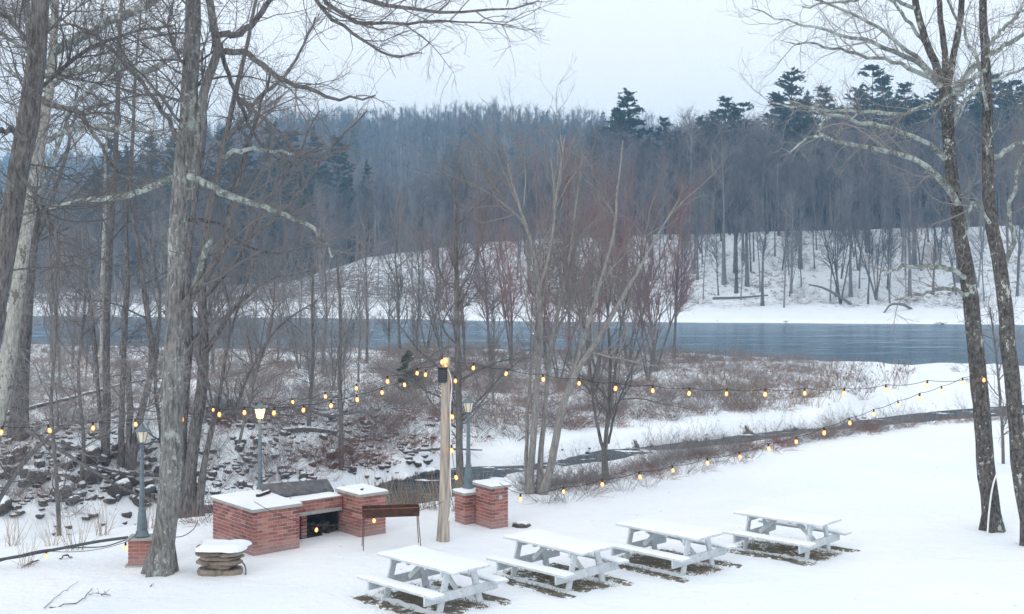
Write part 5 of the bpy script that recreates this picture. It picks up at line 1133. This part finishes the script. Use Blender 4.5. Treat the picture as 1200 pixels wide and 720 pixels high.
# ---------------------------------------------------------------- picnic tables
def picnic_table(loc, rz, lab, seed):
    t = empty('picnic_table', loc, lab, 'picnic table', 'white picnic tables in the snow', rz); PW = M['paint']
    # x = along the table, y = across, near end at +x
    HL = .92; TZ = .735; BZ = .435
    for k in range(5): board('tabletop_plank', (-HL, -.316 + .158 * k, TZ), (HL, -.316 + .158 * k, TZ), .142, .036, PW, t)
    for s in (-1, 1):
        for k in range(2): board('bench_plank', (-HL, s * (.60 + .135 * k), BZ), (HL, s * (.60 + .135 * k), BZ), .125, .036, PW, t)
        x = s * .60
        board('top_support', (x, -.37, TZ - .065), (x, .37, TZ - .065), .036, .09, PW, t)
        xo = x + .076 * s; board('seat_support', (xo, -.775, BZ - .092), (xo, .775, BZ - .092), .036, .145, PW, t)
        for u in (-1, 1): board('leg', (x + .038 * s, u * .26, TZ - .02), (x + .038 * s, u * .46, -.02), .12, .036, PW, t, up=(1, 0, 0))
        board('brace', (x - .03 * s, 0, BZ - .07), (s * .18, 0, TZ - .04), .085, .036, PW, t, up=(0, 1, 0))
        board('cross_cleat', (s * .22, -.36, TZ - .04), (s * .22, .36, TZ - .04), .05, .036, PW, t)
    snow_cap('snow_cover', t, [(-HL, -.385), (HL, -.385), (HL, .385), (-HL, .385)], TZ + .018, .042, seed, 60, 26, -.012, 7, rag=.05)
    for s in (-1, 1): snow_cap('snow_cover', t, [(-HL, s * .667 - .125), (HL, s * .667 - .125), (HL, s * .667 + .125), (-HL, s * .667 + .125)], BZ + .018, .032, seed + s, 60, 10, -.012, 7, rag=.045)
    return t
tabs = [((-1.26, 20.35), -45, 'white picnic table nearest the camera, leftmost of the four'), ((.77, 21.7), -45, 'second white picnic table from the left, straight ahead of the tall brick pillar'),
        ((2.80, 22.85), -45, 'third white picnic table from the left, between the middle ones'), ((5.14, 23.95), -41, 'white picnic table farthest right, nearest the two flecked trees')]
for k, ((x, y), a, lab) in enumerate(tabs):
    z = gz1(x, y) - .10
    if k == 0: T0 = picnic_table((x, y, z), rad(a), lab, 20)
    else:
        c = copy_tree(T0); c.location = (x, y, z); c.rotation_euler = (0, 0, rad(a)); c['label'] = lab
        for ch in c.children:
            if ch.name.startswith('snow_cover'): ch.scale = (1, 1, 1)
    # turf left bare under the boards
    ca, sa = math.cos(rad(a)), math.sin(rad(a)); VV, QQ, RM = [], [], []; off = 0
    for (y0, y1, x0, x1) in ((-.42, .42, -.90, .88), (-.86, -.60, -1.0, 1.0), (.60, .84, -.88, 1.05)):
        nx, ny = 46, 12; U, Vv = np.meshgrid(np.linspace(x0, x1, nx), np.linspace(y0, y1, ny)); e = np.maximum(np.abs((U - (x0 + x1) / 2) / (x1 - x0) * 2), 0) ** 10; f = np.abs((Vv - (y0 + y1) / 2) / (y1 - y0) * 2) ** 4
        U = U + .16 * vnoise(U + k * 3, Vv * 1, .22, 40 + k) * e; Vv = Vv + .16 * vnoise(U + k * 3, Vv * .3, .2, 50 + k) * f
        RM.append(np.maximum(np.linspace(-1, 1, nx)[None] ** 4 + 0 * U, np.abs(np.linspace(-1, 1, ny))[:, None] ** (3 if y1 - y0 > .5 else 2) + 0 * U).ravel())
        wx = x + U * ca - Vv * sa; wy = y + U * sa + Vv * ca; inside = (U - x0) * (x1 - U) > 0
        wz = gz(wx, wy) + .012 + (.004 if y0 < -.5 else .008 if y0 > .5 else 0) + .02 * vnoise(wx, wy, .12, 60)*0
        rimm = np.zeros_like(wz); rimm[0] = rimm[-1] = 1; rimm[:, 0] = rimm[:, -1] = 1; wz = wz - rimm * .03
        VV.append(np.stack([wx, wy, wz], -1).reshape(-1, 3)); ids = np.arange(nx * ny).reshape(ny, nx) + off; off += nx * ny
        QQ.append(np.stack([ids[:-1, :-1], ids[:-1, 1:], ids[1:, 1:], ids[1:, :-1]], -1).reshape(-1, 4))
    me_ = mesh_from('bare_turf', np.concatenate(VV), np.concatenate(QQ), M['bare_grass']); at_ = me_.attributes.new('rim', 'FLOAT', 'POINT'); at_.data.foreach_set('value', np.concatenate(RM).astype(np.float32)); o = link('bare_turf', me_); o['kind'] = 'structure'
    # dry blades standing in it
    n = 1500; u = R.uniform(-.95, .95, n); w_ = np.where(R.random(n) < .75, R.uniform(-.38, .38, n), np.where(R.random(n) < .6, R.uniform(-.84, -.58, n), R.uniform(.6, .8, n)))
    keep = vnoise(u * 1.0 + 3 * k, w_, .25, 71) > -.15; u, w_ = u[keep], w_[keep]; n = len(u)
    bx = x + u * ca - w_ * sa; by = y + u * sa + w_ * ca; bz = gz(bx, by) + .005; P = np.empty((n, 3, 3)); P[:, 0] = np.c_[bx, by, bz]; dd = np.c_[R.normal(0, .6, (n, 2)), np.full(n, 1)]; h_ = R.uniform(.02, .06, n)[:, None]
    P[:, 1] = P[:, 0] + dd * h_ * .6; dd[:, :2] *= 1.8; P[:, 2] = P[:, 1] + dd * h_ * .5
    o = link('dry_grass', mesh_from('dry_grass', *tubes(P, np.tile([.004, .003, .001], (n, 1)), 3), M['grass_blade'])); o['kind'] = 'stuff'

# ---------------------------------------------------------------- hazy winter air
bm = bmesh.new(); add_box(bm, (-1000, -20, -8), (1000, 2000, 128)); hz = bpy.data.meshes.new('haze'); bm.to_mesh(hz); bm.free()
hm = bpy.data.materials.new('haze'); hm.use_nodes = True; hn = hm.node_tree; hn.nodes.clear(); ho = hn.nodes.new('ShaderNodeOutputMaterial'); pv = hn.nodes.new('ShaderNodeVolumePrincipled')
pv.inputs['Color'].default_value = (.40, .70, 1, 1); pv.inputs['Density'].default_value = .00068; hn.links.new(pv.outputs[0], ho.inputs['Volume']); hz.materials.append(hm)
o = link('haze', hz); o['kind'] = 'stuff'

# ---------------------------------------------------------------- labels that single out each repeat
ORD = ['first', 'second', 'third', 'fourth', 'fifth', 'sixth', 'seventh', 'eighth', 'ninth', 'tenth', 'eleventh', 'twelfth', 'thirteenth', 'fourteenth', 'fifteenth', 'sixteenth', 'seventeenth', 'eighteenth', 'nineteenth', 'twentieth',
       'twenty-first', 'twenty-second', 'twenty-third', 'twenty-fourth', 'twenty-fifth', 'twenty-sixth', 'twenty-seventh', 'twenty-eighth', 'twenty-ninth', 'thirtieth']
def relabel(group, text):
    L_ = sorted([o for o in C.objects if o.get('group') == group and o.parent is None], key=lambda o: o.location.x / o.location.y)
    for k, o in enumerate(L_):
        if k < 30: o['label'] = text % (ORD[k] + ' from the left')
for a, b in (('red twigged maples by the river', 'slender reddish-twigged maple by the river, %s'), ('thin trees of the left thicket', 'thin bare tree of the thicket before the river, %s'),
             ('pines above the right wood', 'dark pine above the right-hand wood, %s of its line'), ('evergreens across the river at left', 'dark evergreen in the stand across the river at left, %s'),
             ('brush along the lawn edge', 'low brown brush clump under the sagging light string, %s'), ('bare trees low on the hazy hill', 'bare tree at the foot of the hazy hill, %s of three'),
             ('seed-headed weeds', 'tall tan seed-headed weed clump in the right snow, %s'), ('reed tufts at the lawn edge', 'dry tan reed tuft behind the rusty grill, %s'), ('thin stalks by the cable', 'thin bent stalks by the dark cable, %s'),
             ('shrubs among the weeds', 'upright brown shrub among the seed-headed weeds, %s'), ('saplings crowded in the left thicket', 'slender bare sapling in the left thicket before the river, %s'), ('rust-red shrubs left of the pole', 'rust-red twiggy shrub left of the light pole, %s'), ('brush clumps of the flood plain', 'brown brush clump past the light pole, %s')): relabel(a, b)
for k, o in enumerate(sorted([o for o in C.objects if o.get('group') == 'bare trees of the low far wood'], key=lambda o: o.location.x / o.location.y)):
    x_ = 600 + F * o.location.x / o.location.y; far_ = 'front' if o.location.y < 190 else 'back'
    sec = 'left of the dark clump' if x_ < 110 else 'behind the dark clump' if x_ < 180 else 'behind the grey forked tree' if x_ < 260 else 'right of the grey forked tree'
    o['label'] = 'bare tree in the %s of the low far wood, %s' % (far_, sec); o['group'] = 'bare trees in the %s of the low far wood' % far_
L_ = sorted([o for o in C.objects if o.get('group') == 'saplings crowded in the left thicket'], key=lambda o: o.location.x / o.location.y)
for k, o in enumerate(L_):
    if k >= 30: o['label'] = 'slender bare sapling of the river thicket, %s from its right end' % (ORD[len(L_) - 1 - k] if len(L_) - 1 - k else 'first')
for o in [o for o in C.objects if o.get('group') == 'stones of the rubbly bank']:
    x_ = 600 + F * o.location.x / o.location.y; y_ = 300 + F * (HC - o.location.z) / o.location.y
    sz = 'larger' if o.scale[0] > .34 else 'small'; row = 'foot' if y_ > 555 else 'middle' if y_ > 520 else 'top'
    sec = 'left of the lit lamp' if x_ < 303 else 'right of the lit lamp' if x_ < 370 else 'above the right brick column'
    o['label'] = '%s snow-capped stone at %s of rubbly bank, %s' % (sz, row, sec); o['group'] = '%s stones at the %s of the rubbly bank' % (sz, row)
for o in [o for o in C.objects if o.get('group') == 'boulders of the left rock pile']:
    x_ = 600 + F * o.location.x / o.location.y; y_ = 300 + F * (HC - o.location.z) / o.location.y
    sz = 'large' if o.scale[0] > .7 else 'middling' if o.scale[0] > .45 else 'small'; row = 'foot' if y_ > 575 else 'middle' if y_ > 545 else 'top'
    sec = 'below the left trunks' if x_ < 70 else 'left of the stem clump' if x_ < 125 else 'around the lamp post' if x_ < 185 else 'behind the grey forked tree'
    o['label'] = '%s snow-capped boulder at %s of rock pile, %s' % (sz, row, sec); o['group'] = '%s boulders at the %s of the rock pile' % (sz, row)
for o in [o for o in C.objects if o.get('group') == 'bare trees on the far bank']:
    x_ = 600 + F * o.location.x / o.location.y
    sec = 'left of the river rocks' if x_ < 600 else 'behind the fanning pale tree' if x_ < 740 else 'under the lone tall pine' if x_ < 840 else 'left of the widest stem clump' if x_ < 960 else 'around the widest stem clump' if x_ < 1050 else 'toward the flecked trees' if x_ < 1130 else 'behind the flecked trees'
    d = o.location.y - float(np.interp(o.location.x, FAR[:, 0], FAR[:, 1])); hgt = 'foot' if d < 24 else 'middle' if d < 36 else 'top'
    sz = 'slim' if o.scale[0] < .8 else 'stout'
    o['label'] = '%s bare tree at %s of far slope, %s' % (sz, hgt, sec)
    o['group'] = '%s bare trees at the %s of the far slope' % (sz, hgt)
